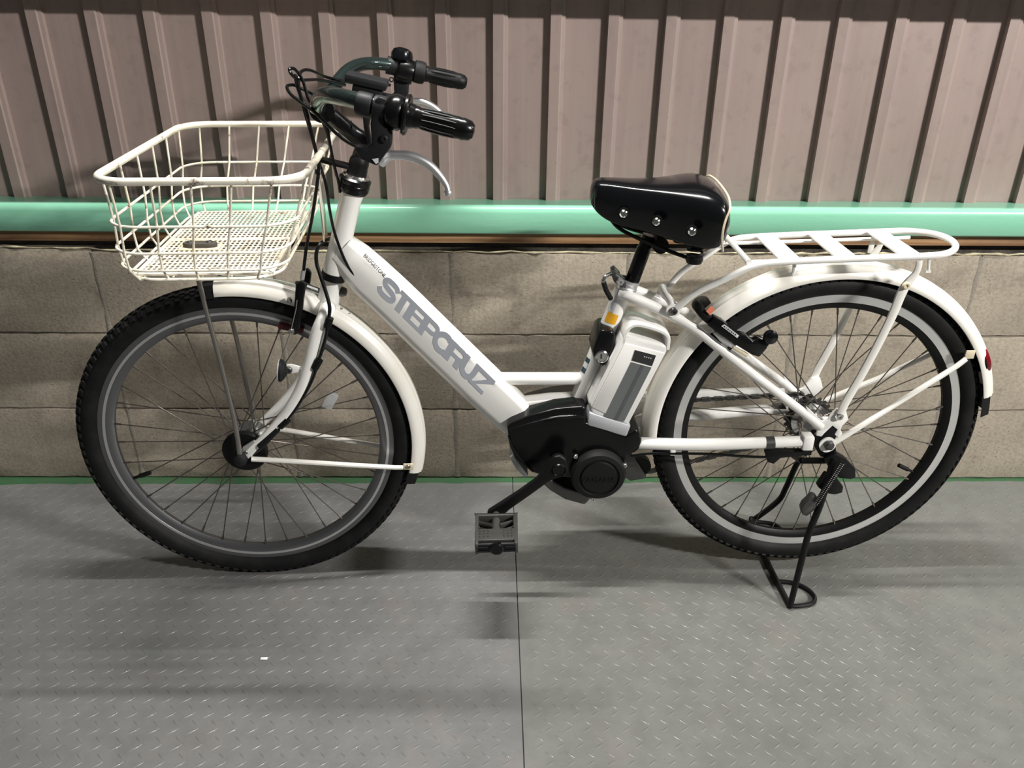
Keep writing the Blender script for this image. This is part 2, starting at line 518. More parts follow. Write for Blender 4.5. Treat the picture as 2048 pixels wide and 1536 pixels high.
wall = MB()
wall.box(((X0+X1)/2, 0.10575, 0.299), (X1-X0, 0.1985, 0.598))
wall = wall.build('wall_back', MORTAR); wall['kind'] = 'structure'
rb = random.Random(3)
def block(k, row, dz=0.0):
    mb = MB()
    xa, xb = k*0.4+0.0028+rb.uniform(-.001, .001), (k+1)*0.4-0.0028
    za, zb = row*0.2+0.0030, (row+1)*0.2-0.0022+dz
    if row == 0: za = 0.004
    nx, nz = 14, 7
    vs, fs = [], []
    for i in range(nx+1):
        for j in range(nz+1):
            x = xa+(xb-xa)*i/nx; z = za+(zb-za)*j/nz
            e = (i in (0, nx))+(j in (0, nz))
            y = rb.uniform(-.0009, .0009)
            if e: x += rb.uniform(-.0011, .0011); z += rb.uniform(-.0013, .0013); y += 0.002*e
            vs.append((x, y, z))
    m_ = (nz+1)
    for i in range(nx):
        for j in range(nz): fs.append((i*m_+j, (i+1)*m_+j, (i+1)*m_+j+1, i*m_+j+1))
    per = [i*m_ for i in range(nx+1)]+[nx*m_+j for j in range(1, nz+1)]+[i*m_+nz for i in range(nx-1, -1, -1)]+[j for j in range(nz-1, 0, -1)]
    b0 = len(vs)
    for q in per: vs.append((vs[q][0], 0.03, vs[q][2]))
    for i in range(len(per)):
        j = (i+1) % len(per)
        fs.append((per[i], b0+i, b0+j, per[j]))
    mb.add(vs, fs)
    mb.build('concrete_block', BLOCK, wall, smooth=30)
for row in range(3):
    for k in range(-2, 7):
        block(k, row, 0.005 if (row == 2 and k < 0) else 0.0)
# pointed vertical joints, wider and paler than the bed joints
for k in range(-1, 7):
    mb = MB()
    for row in range(3):
        pts = []
        for j in range(7):
            z = row*0.2+0.004+0.192*j/6
            pts.append((k*0.4+rb.uniform(-.0006, .0006), 0.0036, z))
        mb.tube(pts, [0.0085, 0.006, 0.009, 0.0070], 6, flat=(1, 0.36), ref=(1, 0, 0))
    mb.build('mortar_joint', MORTAR, wall, smooth=60)
# crumbly top bed of mortar and the dirty top of the blocks
mb = MB(); pts = []
for i in range(150):
    x = X0+(X1-X0)*i/149
    pts.append((x, 0.004+rb.uniform(-.002, .002), 0.601+(0.005 if x < 0 else 0)+rb.uniform(-.0025, .002)))
mb.tube(pts, [0.0014+0.0024*rb.random() for _ in range(150)], 7)
mb.build('mortar_edge', CAPM, wall, smooth=60)
mb = MB(); mb.box(((X0+X1)/2, 0.055, 0.5995), (X1-X0, 0.10, 0.004)); mb.build('block_top', BTOP, wall)

# siding: ribs proud of recessed panels, one piece per rib
PITCH_S, XS = 0.1181, 0.7737
YP, HR = 0.068, 0.0135
me = None
for k in range(-15, 19):
    x = XS+k*PITCH_S
    if me is None:
        prof = [(0.0, 0), (0.0012, -HR), (0.0225, -HR), (0.0245, -HR*0.72), (0.031, -HR*0.62), (0.0325, 0), (0.075, 0.0003), (0.118, 0)]
        mb = MB(); rings = []
        for z in (0.66, 0.8, 1.0, 1.2, 1.4):
            rings.append([(a, b, z-1.0) for a, b in prof]+[(0.118, 0.012, z-1.0), (0.0, 0.012, z-1.0)])
        mb.loft(rings)
        o = mb.build('siding_panel', SIDING, wall, smooth=20, local=True)
        o.location = Vector((x, YP, 1.0))-wall.location
        me = o
    else:
        copy_obj(me, wall, Vector((x, YP, 1.0))-wall.location)

rail = MB()
rp = [(0.066, 0.7045), (0.006, 0.7055), (0.0005, 0.7045), (-0.0035, 0.7015), (-0.0062, 0.6965), (-0.0070, 0.691), (-0.0070, 0.649), (-0.005, 0.6452), (-0.001, 0.6440), (0.066, 0.6440)]
rail.loft([[(x, a, b) for a, b in rp] for x in np.linspace(X0, X1, 12)])
rail = rail.build('trim_1', RAIL, smooth=60); rail['kind'] = 'structure'
wd = MB(); wd.box(((X0+X1)/2, 0.036, 0.631), (X1-X0, 0.048, 0.025))
wd = wd.build('trim_2', WOOD, bevel=0.001); wd['kind'] = 'structure'
lg = MB(); lg.box(((X0+X1)/2, 0.0, 1.214), (X1-X0, 0.21, 0.09))  # unseen ledge above the view, added to cast the shadow along the siding's top
lg = lg.build('unseen_ledge', LEDGE, bevel=0.002); lg['kind'] = 'structure'

# ------------------------------------------------------------------ the bicycle
bike = empty('bicycle', (1.0, -0.346, 0.0))
bike['label'] = 'white step-through electric bicycle with front basket, black saddle and rear rack'
bike['category'] = 'bicycle'
NB, NF = P.n, PF.n                       # towards the room

# ---- wheels
def wheel(name, hub, yaw, front):
    W = empty(name, hub, bike, yaw)
    # tyre
    mb = MB()
    RC, RS = 0.3035, 0.0215
    prof = []
    for k in range(20):
        a = 2*PI*k/20
        prof.append((RC+RS*math.cos(a), RS*1.02*math.sin(a)))
    mb.lathe(prof, n=120, close_prof=True)
    rows = [(-0.86, 0.5), (-0.42, 0.0), (0.0, 0.5), (0.42, 0.0), (0.86, 0.5)]
    cnt = 104 if front else 112
    hh = 0.0028
    for ra, ph in rows:
        a = ra
        side = abs(ra) > 0.6
        for i in range(cnt):
            t = 2*PI*(i+ph)/cnt
            dt = 2*PI/cnt*(0.30 if side else 0.33)
            da = 0.26 if side else 0.15
            vs = []
            for h in (-0.002, hh):
                for (st, sa) in ((-1, -1), (1, -1), (1, 1), (-1, 1)):
                    k = 0.82 if h > 0 else 1
                    aa = a+sa*da*k; tt = t+st*dt*k
                    r = RC+(RS+h)*math.cos(aa); y = (RS+h)*1.02*math.sin(aa)
                    vs.append((r*math.cos(tt), y, r*math.sin(tt)))
            mb.add(vs, [(4, 5, 6, 7), (0, 1, 5, 4), (1, 2, 6, 5), (2, 3, 7, 6), (3, 0, 4, 7)])
    mb.build('tyre', TYRE, W, local=True, smooth=40)
    # rim
    mb = MB()
    mb.lathe([(0.2855, -0.0115), (0.270, -0.0112), (0.262, -0.0085), (0.2565, -0.004), (0.2565, 0.004), (0.262, 0.0085), (0.270, 0.0112), (0.2855, 0.0115), (0.288, 0.008), (0.288, -0.008)], n=120, close_prof=True)
    mb.build('rim', SATIN if not front else FRIM, W, local=True, smooth=30)
    mb = MB()
    for s in (-1, 1):
        w0 = 0.2865 if not front else 0.2762
        w1 = 0.2705 if not front else 0.2712
        mb.lathe([(w0, s*0.0112), (w0, s*0.0124), (w1, s*0.0121), (w1, s*0.0105)], n=120, close_prof=True)
    mb.build('brake_track', TRACK if not front else ALU, W, local=True, smooth=30)
    # hub
    mb = MB()
    if front:
        fl, fr = 0.030, 0.024
        mb.lathe([(0.001, -.05), (0.009, -.05), (0.010, -.036), (fr+.004, -.033), (fr+.004, -.028), (0.016, -.024), (0.015, 0.02), (0.020, .024), (fr+.004, .028), (fr+.004, .033), (0.012, .036), (0.001, .036)], n=32)
        mb.build('hub', CHROME, W, local=True)
        mb = MB(); mb.lathe([(0.003, -.038), (0.041, -.036), (0.0435, -.040), (0.0435, -.046), (0.040, -.049), (0.003, -.049)], n=40)
        mb.build('hub_disc', SATIN, W, local=True)
    else:
        fl, fr = 0.026, 0.034
        mb.lathe([(0.001, -.058), (0.013, -.058), (0.018, -.045), (0.026, -.042), (0.030, -.036), (fr+.004, -.030), (fr+.004, -.025), (0.030, -.020), (0.029, .016), (fr+.004, .021), (fr+.004, .026), (0.02, .03), (0.001, .03)], n=36)
        mb.build('hub', CHROME, W, local=True)
        mb = MB()
        for q, (r0, y0) in enumerate(((0.050, 0.033), (0.044, 0.040), (0.037, 0.046))):
            prof = []
            m_ = 22-3*q
            for i in range(m_*4):
                a = 2*PI*i/(m_*4)
                r = r0 if i % 4 in (0, 1) else r0-0.0055
                prof.append((r*math.cos(a), y0, r*math.sin(a)))
            mb.prism(prof, (0, 1, 0), -.0012, .0012)
        mb.lathe([(0.001, .03), (0.03, .03), (0.03, .05), (0.001, .05)], n=20)
        mb.build('sprocket', DARKST, W, local=True)
    # axle
    mb = MB(); mb.lathe([(0.0, -.074), (0.005, -.074), (0.005, .066), (0.0, .066)], n=12)
    mb.build('axle', DARKST, W, local=True)
    # 36 spokes: two meshes a side (leading, trailing), turned about the axle
    base = {}
    for i in range(36):
        sd = -1 if i % 2 else 1
        tr = 1 if (i//2) % 2 else -1
        key = (sd, tr)
        if key not in base:
            mb = MB()
            a = tr*R_(62)
            p0 = np.array([fr*math.cos(a), sd*fl, fr*math.sin(a)])
            p1 = np.array([0.2570, sd*0.003, 0])
            q = p1+(p0-p1)*0.055
            mb.tube([p0, q], 0.0012, 6)
            mb.tube([q, p1], 0.0021, 6)
            base[key] = mb.build('spoke', SPOKE, W, local=True)
            base[key].rotation_euler = (0, -2*PI*i/36, 0)
        else:
            copy_obj(base[key], W, (0, 0, 0), (0, -2*PI*i/36, 0))
    return W
fw = wheel('front_wheel', FH, R_(3.2), True)
rw = wheel('rear_wheel', RH, R_(1.0), False)
# valves and the spoke reflector
def wheel_local(W, p, yaw):
    d = np.array(p)-np.array(world_loc(W))
    return np.array([d[0]*math.cos(yaw)+d[1]*math.sin(yaw), -d[0]*math.sin(yaw)+d[1]*math.cos(yaw), d[2]])
def valve(W, ang, m1):
    mb = MB(); d = np.array([math.cos(ang), 0, math.sin(ang)])
    mb.tube([d*0.259, d*0.241], 0.003, 8); mb.tube([d*0.2425, d*0.219], 0.0046, 10)
    mb.build('valve', m1, W, local=True)
valve(fw, R_(199), MATTE)
valve(rw, R_(-26), MATTE)
mb = MB(); q = wheel_local(fw, PF(660, 801, -0.01), R_(3.2))
ax0 = np.array([math.cos(R_(60)), 0, math.sin(R_(60))]); ax1 = np.array([-math.sin(R_(60)), 0, math.cos(R_(60))])
mb.box(q, (0.036, 0.012, 0.022), [ax0, np.array([0, 1., 0]), ax1])
mb.build('spoke_reflector', CLEAR, fw, local=True, bevel=0.003)

# ---- fenders
def fender(name, hub, yaw, rad, a0, a1, lipw):
    pl = Plane(hub, yaw)
    cs = [(-1.0, -0.022), (-0.96, -0.014), (-0.80, -0.005), (-0.62, -0.0015), (-0.56, 0.0012), (-0.30, 0.0016), (-0.24, 0.0034), (0.24, 0.0034), (0.30, 0.0016), (0.56, 0.0012), (0.62, -0.0015), (0.80, -0.005), (0.96, -0.014), (1.0, -0.022)]
    mb = MB(); rings = []
    N = 70
    for i in range(N+1):
        t = i/N
        ang = R_(a0+(a1-a0)*t)
        r = float(np.interp(a0+(a1-a0)*t, *rad))
        c_ = np.array(hub)
        ring = []
        for hw, dr in cs:
            rr = r+dr
            ring.append(c_+pl.a*rr*math.cos(ang)+np.array([0, 0, rr*math.sin(ang)])-pl.n*hw*lipw)
        for hw, dr in cs[::-1]:
            rr = r+dr-0.0016
            ring.append(c_+pl.a*rr*math.cos(ang)+np.array([0, 0, rr*math.sin(ang)])-pl.n*hw*(lipw-0.0012))
        rings.append(ring)
    mb.loft(rings)
    return mb.build(name, FENDER, bike, smooth=50), pl
ffd, _ = fender('front_fender', FH, R_(3.2), ([-16, 0, 30, 60, 95], [0.345, 0.3455, 0.344, 0.341, 0.3355]), -13.0, 93.0, 0.0285)
rfd, RP = fender('rear_fender', RH, R_(1.0), ([8, 45, 95, 130, 180], [0.3465, 0.346, 0.345, 0.348, 0.347]), 13.5, 183.0, 0.0300)
def flap(par, hub, yaw, ang0, ang1, r, wdt):
    pl = Plane(hub, yaw); mb = MB(); rings = []
    for t in np.linspace(0, 1, 6):
        ang = R_(ang0+(ang1-ang0)*t)
        ring = []
        for hw, dr in ((-1, -0.022), (-.7, -0.004), (0, 0.0), (.7, -0.004), (1, -0.022)):
            rr = r+dr; ring.append(np.array(hub)+pl.a*rr*math.cos(ang)+np.array([0, 0, rr*math.sin(ang)])-pl.n*hw*wdt)
        for hw, dr in ((1, -0.025), (.7, -0.007), (0, -0.003), (-.7, -0.007), (-1, -0.025)):
            rr = r+dr; ring.append(np.array(hub)+pl.a*rr*math.cos(ang)+np.array([0, 0, rr*math.sin(ang)])-pl.n*hw*wdt)
        rings.append(ring)
    mb.loft(rings); return mb.build('mud_flap', MATTE, par, smooth=40)
flap(ffd, FH, R_(3.2), 92.0, 97.5, 0.334, 0.0275)
flap(ffd, FH, R_(3.2), -12.0, -18.0, 0.344, 0.0275)
flap(rfd, RH, R_(1.0), 14.5, 6.0, 0.345, 0.029)

def screw(par, c, nv, r=0.006, h=0.004, m=CHROME, name='bolt', n=14):
    mb = MB(); mb.lathe([(0.0004, -0.002), (r, -0.002), (r, h*0.5), (r*0.75, h), (r*0.4, h), (r*0.35, h*0.5), (0.0004, h*0.5)], c, nv, n)
    return mb.build(name, m, par, smooth=40)
def stay(par, near, r, m, name, mirror=True, flat=None, plane=P, n=10):
    mb = MB(); mb.tube(near, r, n, flat=flat, ref=(None if flat is None else plane.n)); o = mb.build(name, m, par)
    if mirror:
        mb = MB(); mb.tube([plane.mir(p) for p in near], r, n, flat=flat, ref=(None if flat is None else plane.n)); mb.build(name, m, par)
    return o
# front fender stays, near one with its rusty end tab
st = [PF(503, 918, .062), PF(560, 921, .058), PF(700, 930, .045), PF(790, 935, .036), PF(806, 935, .034)]
stay(ffd, st, [0.0052, 0.0050, 0.0046], WORN, 'fender_stay', plane=PF)
mb = MB(); mb.box(PF(817, 933, .0335), (0.020, 0.003, 0.014), [PF.a, PF.n, np.array([0, 0, 1.])]); mb.build('stay_tab', CREAM, ffd, bevel=0.001)
screw(ffd, PF(817, 933, .036), NF, 0.0045, 0.003, STEEL)
for px, py in ((681, 619), (696, 629)): screw(ffd, PF(px, py, 0.004), (0.45, 0, 0.9), 0.0045, 0.004)

# rear fender stays
st = [P(1655, 888, .070), P(1672, 883, .070), P(1720, 853, .064), P(1800, 803, .050), P(1880, 753, .040), P(1915, 731, .036), P(1932, 718, .034)]
stay(rfd, st, [0.0062, 0.0060, 0.0056, 0.0054, 0.0054, 0.0052, 0.0050], WORN, 'fender_stay')
mb = MB(); mb.box(P(1940, 709, .034), (0.017, 0.003, 0.017), [P.a, P.n, np.array([0, 0, 1.])]); mb.build('stay_tab', CREAM, rfd, bevel=0.001)
mb = MB(); mb.lathe([(0.0005, 0), (0.016, 0), (0.0165, 0.004), (0.007, 0.0045), (0.0005, 0.0045)], P(1654, 888, .071), NB, 24); mb.build('stay_eyelet', WHITE, rfd)
# red reflector on the tail
mb = MB(); rc = P(1970, 712, 0.0)
d_out = np.array([0.94, 0, 0.34]); d_up = np.array([-0.34, 0, 0.94])
mb.lathe([(0.0005, -0.008), (0.028, -0.008), (0.031, -0.003), (0.031, 0.0), (0.024, 0.0035), (0.012, 0.005), (0.0005, 0.0055)], rc-d_out*0.004, d_out, 28)
mb.build('rear_reflector', RED, rfd)
mb = MB(); mb.lathe([(0.0005, -0.014), (0.026, -0.014), (0.0305, -0.0075), (0.0005, -0.0075)], rc-d_out*0.004, d_out, 24); mb.build('reflector_base', MATTE, rfd)

# ---- frame
UPA = P.a
def onax(p, q, t): return np.array(p)*(1-t)+np.array(q)*t
ht0, ht1 = P(705, 380, 0), P(667, 549, 0)
mb = MB(); mb.tube([ht0, onax(ht0, ht1, .06), onax(ht0, ht1, .12), onax(ht0, ht1, .55), onax(ht0, ht1, .9), ht1], [0.0205, 0.0205, 0.0190, 0.0195, 0.0205, 0.0200], 24)
head = mb.build('head_tube', WHITE, bike)
# hydroformed down tube, upper facet and flat flanks
dt = [P(682, 497, 0), P(708, 521, 0), P(737, 551, 0), P(790, 600, 0), P(870, 678, 0), P(960, 765, 0), P(1010, 812, 0), P(1036, 838, 0)]
hw = 0.0255
base_prof = [(-0.30, 1.0), (0.30, 1.0), (0.66, 0.93), (0.95, 0.75), (1.0, 0.63), (1.0, -0.50), (0.93, -0.62), (0.62, -0.90), (0.30, -1.0), (-0.30, -1.0), (-0.62, -0.90), (-0.93, -0.62), (-1.0, -0.50), (-1.0, 0.63), (-0.95, 0.75), (-0.66, 0.93)]
hts = [0.030, 0.036, 0.0405, 0.0415, 0.0425, 0.0435, 0.042, 0.040]
wid = [0.0210, 0.0256, 0.026, 0.026, 0.026, 0.026, 0.026, 0.026]
cpts = cr(dt, 3)
hh = lerp_list(hts, len(cpts)); ww = lerp_list(wid, len(cpts))
mb = MB(); mb.sweep(cpts, base_prof, NB, [(ww[i], hh[i]) for i in range(len(cpts))])
down = mb.build('down_tube', WHITE, bike, smooth=32)
# which way is the profile's b axis? text needs only the flank plane
FL = 0.02615
# lettering on the flank: strokes in a slanted (u, v) frame
def tuv(u, v_):
    x = 378+0.7145*u+0.51*v_; y = 628+0.6997*u-0.86*v_
    return P(720+x/5.1207, 500+y/5.12, FL)
lt = MB(); LC = [0]
def poly(pts):
    q = [tuv(*p) for p in pts]
    LC[0] += 1
    lt.prism(q, NB, -0.0004, 0.0001+LC[0]*2e-6)
def stroke(pts, t, sub=8, smooth=True):
    p = [np.array(x, float) for x in (cr([(a, b, 0) for a, b in pts], sub) if smooth else [(a, b, 0) for a, b in pts])]
    L_, Rr = [], []
    for i in range(len(p)):
        d = p[min(i+1, len(p)-1)]-p[max(i-1, 0)]; d /= np.linalg.norm(d)
        nn = np.array([-d[1], d[0], 0])*t/2
        L_.append(p[i]+nn); Rr.append(p[i]-nn)
    for i in range(len(p)-1):
        poly([tuple(L_[i][:2]), tuple(L_[i+1][:2]), tuple(Rr[i+1][:2]), tuple(Rr[i][:2])])
T_ = 54
def rect(u0, u1, v0, v1): poly([(u0, v0), (u1, v0), (u1, v1), (u0, v1)])
stroke([(-88, 138), (-112, 166), (-165, 178), (-235, 172), (-268, 145), (-245, 115), (-185, 103), (-125, 92), (-95, 62), (-120, 32), (-190, 22), (-262, 30), (-292, 64)], T_)
rect(-71, 300, 163, 201); rect(-35, 34, 0, 170)                                  # T joined to E
rect(80, 163, 0, 201); rect(80, 330, 0, 36); rect(86, 290, 86, 124)               # E
rect(283, 356, 0, 201); rect(300, 440, 160, 201); stroke([(430, 180), (468, 168), (476, 135), (466, 104), (430, 92)], 44); rect(340, 435, 70, 112)   # P
stroke([(655, 160), (615, 182), (560, 176), (512, 140), (496, 98), (512, 52), (555, 24), (605, 22), (650, 38)], 56)                                       # C
rect(648, 728, 0, 201); rect(690, 830, 160, 201); stroke([(822, 180), (862, 168), (872, 135), (862, 106), (822, 92)], 44); rect(700, 830, 72, 112); rect(796, 862, 0, 95)   # R
stroke([(889, 201), (889, 95), (900, 48), (950, 22), (1005, 40), (1030, 95), (1034, 201)], 58)                                                             # U
rect(1040, 1272, 160, 201); rect(1020, 1220, 0, 38); poly([(1020, 0), (1090, 30), (1272, 165), (1272, 201), (1200, 165)])                                   # Z
lt.build('lettering', DECAL, down, smooth=0)
def text(body, name, m, par, o0, ux, uy, size, off=0.0, ext=0.0002):
    cu = bpy.data.curves.new(name, 'FONT'); cu.body = body; cu.size = 1; cu.offset = off; cu.extrude = 0
    cu.align_x = 'CENTER'; cu.align_y = 'CENTER'
    ob = bpy.data.objects.new(name, cu)
    me = bpy.data.meshes.new_from_object(ob)
    o0, ux, uy = np.array(o0), np.array(ux), np.array(uy)
    nz = np.cross(ux, uy); nz = nz/np.linalg.norm(nz)
    vs = [o0+ux*v_.co.x*size+uy*v_.co.y*size+nz*ext for v_ in me.vertices]
    mb_ = MB(); mb_.add(vs, [tuple(p.vertices) for p in me.polygons])
    bpy.data.objects.remove(ob); bpy.data.curves.remove(cu); bpy.data.meshes.remove(me)
    return mb_.build(name, m, par, smooth=0)
bdir = P(771, 551, FL-.001)-P(735, 514, FL-.001); bl = np.linalg.norm(bdir); bdir /= bl
bup = np.array([-bdir[2]*-1, 0, bdir[0]]) if False else np.cross(NB, bdir)
text('BRIDGESTONE', 'maker_name', INK, down, P(749.5, 531.5, FL+.0002), bdir*0.86, bup*1.0-bdir*0.2, 0.0094, 0.02, 0.0002)
# step-through bridge tubes, gusset
stay(bike, [P(985, 757, 0), P(1165, 757, 0)], 0.0125, WHITE, 'bridge_tube', False, n=18)
stay(bike, [P(1030, 806, 0), P(1100, 797, 0), P(1160, 795, 0)], [0.0125, 0.0120, 0.0125], WHITE, 'bridge_tube', False, n=18)
stay(bike, [P(1050, 830, 0), P(1150, 823, 0)], 0.010, WHITE, 'bridge_tube', False, n=14)
mb = MB(); mb.prism([P(994, 762, 0), P(1025, 770, 0), P(1058, 805, 0), P(1060, 836, 0), P(1030, 840, 0), P(1000, 800, 0)], NB, -0.014, 0.014); mb.build('gusset', WHITE, bike, bevel=0.006, segs=3)
s0, s1 = P(1249, 574, 0), P(1150, 815, 0)
mb = MB(); mb.tube([s0, onax(s0, s1, .5), s1], 0.0172, 22); seatt = mb.build('seat_tube', WHITE, bike)
sdir = (s1-s0)/np.linalg.norm(s1-s0)
def patch(t0, t1, a0, a1, m, name, r=0.0176):
    mb_ = MB(); u = np.array(NB); w_ = np.cross(sdir, u); rings = []
    for t in (t0, t1):
        c_ = onax(s0, s1, t)
        rings.append([c_+(u*math.cos(a)+w_*math.sin(a))*r for a in np.linspace(a0, a1, 7)])
    mb_.loft(rings, cap=False, closed=False); return mb_.build(name, m, seatt)
sgn = 1 if np.cross(sdir, NB)[0] < 0 else -1
patch(0.10, 0.185, sgn*0.35, sgn*1.2, PALEST, 'sticker')
patch(0.19, 0.265, sgn*-0.35, sgn*0.95, ORANGE, 'sticker')
patch(0.575, 0.612, sgn*0.75, sgn*1.5, BLUEST, 'sticker'); patch(0.612, 0.655, sgn*0.75, sgn*1.25, PALEST, 'sticker'); patch(0.655, 0.695, sgn*0.75, sgn*1.5, BLUEST, 'sticker')
# seat stays, chain stays
near = [P(1240, 588, .012), P(1270, 597, .026), P(1334, 626, .032), P(1385, 654, .040), P(1430, 689, .046), P(1485, 733, .053), P(1571, 798, .062), P(1618, 834, .066), P(1642, 854, .067)]
stay(bike, cr(near, 4), [0.0100, 0.0098, 0.0092, 0.0088, 0.0085], WHITE, 'seat_stay', n=14)
near = [P(1268, 886, .035), P(1300, 887, .045), P(1380, 889, .056), P(1480, 887, .062), P(1560, 884, .065), P(1616, 882, .066)]
stay(bike, cr(near, 3), [0.0125, 0.0125, 0.0122, 0.0115, 0.0110], WHITE, 'chain_stay', n=16)
mb = MB(); mb.tube([P(1531, 886, .064), P(1548, 885, .065)], 0.0128, 18); mb.build('cable_band', DARKST, bike)
mb = MB(); mb.box(P(1613, 882, .066), (0.022, 0.026, 0.031), [P.a, P.n, np.array([0, 0, 1.])]); mb.build('stay_end', WHITE, bike, bevel=0.004)
mb = MB(); mb.box(P(1345, 904, .058), (0.011, 0.010, 0.012), [P.a, P.n, np.array([0, 0, 1.])]); mb.build('cable_guide', WHITE, bike, bevel=0.002)
# drop-outs
dp = [(1612, 812), (1644, 842), (1655, 838), (1672, 817), (1690, 816), (1696, 838), (1684, 850), (1680, 858), (1684, 866), (1676, 874), (1668, 868), (1674, 858), (1664, 850), (1648, 865), (1642, 872), (1632, 870), (1634, 860), (1622, 846)]
ps = [P(x, y, .067) for x, y in dp]
for mirror in (False, True):
    q = [P.mir(p) for p in ps] if mirror else ps
    mb = MB(); mb.prism(q, NB, -0.003, 0.003); mb.build('drop_out', WHITE, bike, bevel=0.001)
for pl, mr in ((P(1678, 832, .072), False), (P.mir(P(1678, 832, .072)), True)):
    screw(bike, pl, NB if not mr else -NB, 0.0085, 0.006)
# the axle plate that carries the kickstand
pk = [(1622, 872), (1646, 868), (1655, 852), (1668, 848), (1676, 862), (1668, 878), (1672, 905), (1660, 915), (1640, 912), (1630, 895)]
mb = MB(); mb.prism([P(x, y, .064) for x, y in pk], NB, -0.006, 0.004); mb.build('axle_plate', SATIN, bike, bevel=0.0015)
mb = MB(); mb.prism([P.mir(P(x, y, .064)) for x, y in pk], NB, -0.004, 0.006); mb.build('axle_plate', SATIN, bike, bevel=0.0015)
mb = MB(); mb.lathe([(0.0005, 0), (0.0105, 0), (0.0105, .005), (0.0065, .007), (0.0065, .012), (0.0005, .013)], P(1657, 889, .075), NB, 6); mb.build('axle_nut', DARKST, bike)

# ---- fork
near = [PF(655, 618, .030), PF(646, 640, .045), PF(634, 670, .050), PF(618, 730, .053), PF(601, 780, .055), PF(571, 829, .056), PF(537, 868, .057), PF(505, 899, .057), PF(492, 912, .057)]
fk = MB()
c0, c1 = PF(666, 556, 0), PF(655, 606, 0)
fk.tube([c0, onax(c0, c1, .3), onax(c0, c1, .8), c1, onax(c0, c1, 1.25)], [0.0190, 0.0185, 0.0205, 0.0215, 0.012], 22)
rr = [0.0145, 0.0130, 0.0128, 0.0122, 0.0115, 0.0105, 0.0095, 0.0085, 0.0070]
for mm in (False, True):
    pts = [PF.mir(p) for p in near] if mm else near
    fk.tube(cr([c1*0.45+pts[0]*0.55]+pts, 5), [0.015]+rr, 18)
fork = fk.build('front_fork', WHITE, bike, smooth=50)
# flattened fork tips and axle nuts
mb = MB(); mb.prism([PF(x, y, .058) for x, y in ((486, 893), (508, 880), (518, 892), (505, 912), (490, 918), (482, 908))], NF, -.003, .003); mb.build('fork_tip', ALU, fork, bevel=0.001)
mb = MB(); mb.lathe([(0.0005, -.004), (0.0125, -.004), (0.0125, 0.006), (0.011, 0.011), (0.006, 0.014), (0.0005, 0.0145)], PF(482, 918, .066), NF, 20); mb.build('axle_cap', BRACKET, fork)
screw(fork, PF(494, 904, .062), NF, 0.0035, 0.003)
# front reflector edge-on, on its tab
mb = MB(); mb.lathe([(0.0005, .001), (0.0215, .001), (0.0218, 0.003), (0.0005, 0.0045)], PF(560, 741, .052), (-0.985, -0.10, 0.12), 24); mb.build('front_reflector', CLEAR, fork)
mb = MB(); mb.lathe([(0.0005, -.003), (0.021, -.003), (0.0215, .002), (0.015, 0.008), (0.007, 0.012), (0.0005, 0.012)], PF(561, 741, .052), (0.985, 0.10, -0.12), 24); mb.build('reflector_back', BRACKET, fork)
mb = MB(); mb.prism([PF(x, y, .054) for x, y in ((573, 729), (582, 728), (602, 733), (602, 743), (584, 746), (574, 742))], NF, -.002, .002); mb.build('reflector_bracket', WHITE, fork, bevel=0.0007)
screw(fork, PF(577, 740, .057), NF, 0.007, 0.004, DARKST)
# front brake arms, pads
for nm, o in (('near', .030), ('far', -.030)):
    mb = MB()
    q = [(592, 566), (604, 560), (612, 570), (606, 620), (600, 655), (594, 668), (584, 668), (580, 655), (588, 625)]
    mb.prism([PF(x, y, .034) if o > 0 else PF.mir(PF(x, y, .034)) for x, y in q], NF, -.006, .006)
    arm = mb.build('brake_arm', BLACK, fork, bevel=0.003)
    if o > 0:
        screw(arm, PF(583, 662, .042), NF, 0.006, 0.004)
        screw(arm, PF(578, 601, .036), NF, 0.006, 0.007)
    mb = MB(); mb.box(PF(582, 656, o*0.62), (0.046, 0.010, 0.011), [np.array([math.cos(R_(-12)), 0, math.sin(R_(-12))]), NF, np.array([math.sin(R_(12)), 0, math.cos(R_(12))])])
    mb.build('brake_pad', REDPAD, fork, bevel=0.002)
mb = MB(); mb.tube([PF(594, 566, .03), PF(604, 566, .0), PF(618, 571, -.02), PF(622, 580, -.028)], 0.004, 8)
mb.tube([PF(612, 572, .01), PF(640, 582, 0)], 0.005, 8)
mb.build('brake_noodle', DARKST, fork)
mb = MB(); mb.tube([PF(594, 600, .042), PF(592, 618, .042), PF(581, 664, .046), PF(572, 690, .050), PF(562, 718, .050)], 0.0011, 6); mb.build('brake_wire', STEEL, fork)
mb = MB(); mb.lathe([(0.0005, 0), (0.006, 0), (0.006, .006), (0.0095, .006), (0.0095, .011), (0.007, .018), (0.0005, .020)], PF(673, 582, 0), (1, 0, -0.1), 16); mb.build('crown_nut', DARKST, fork)

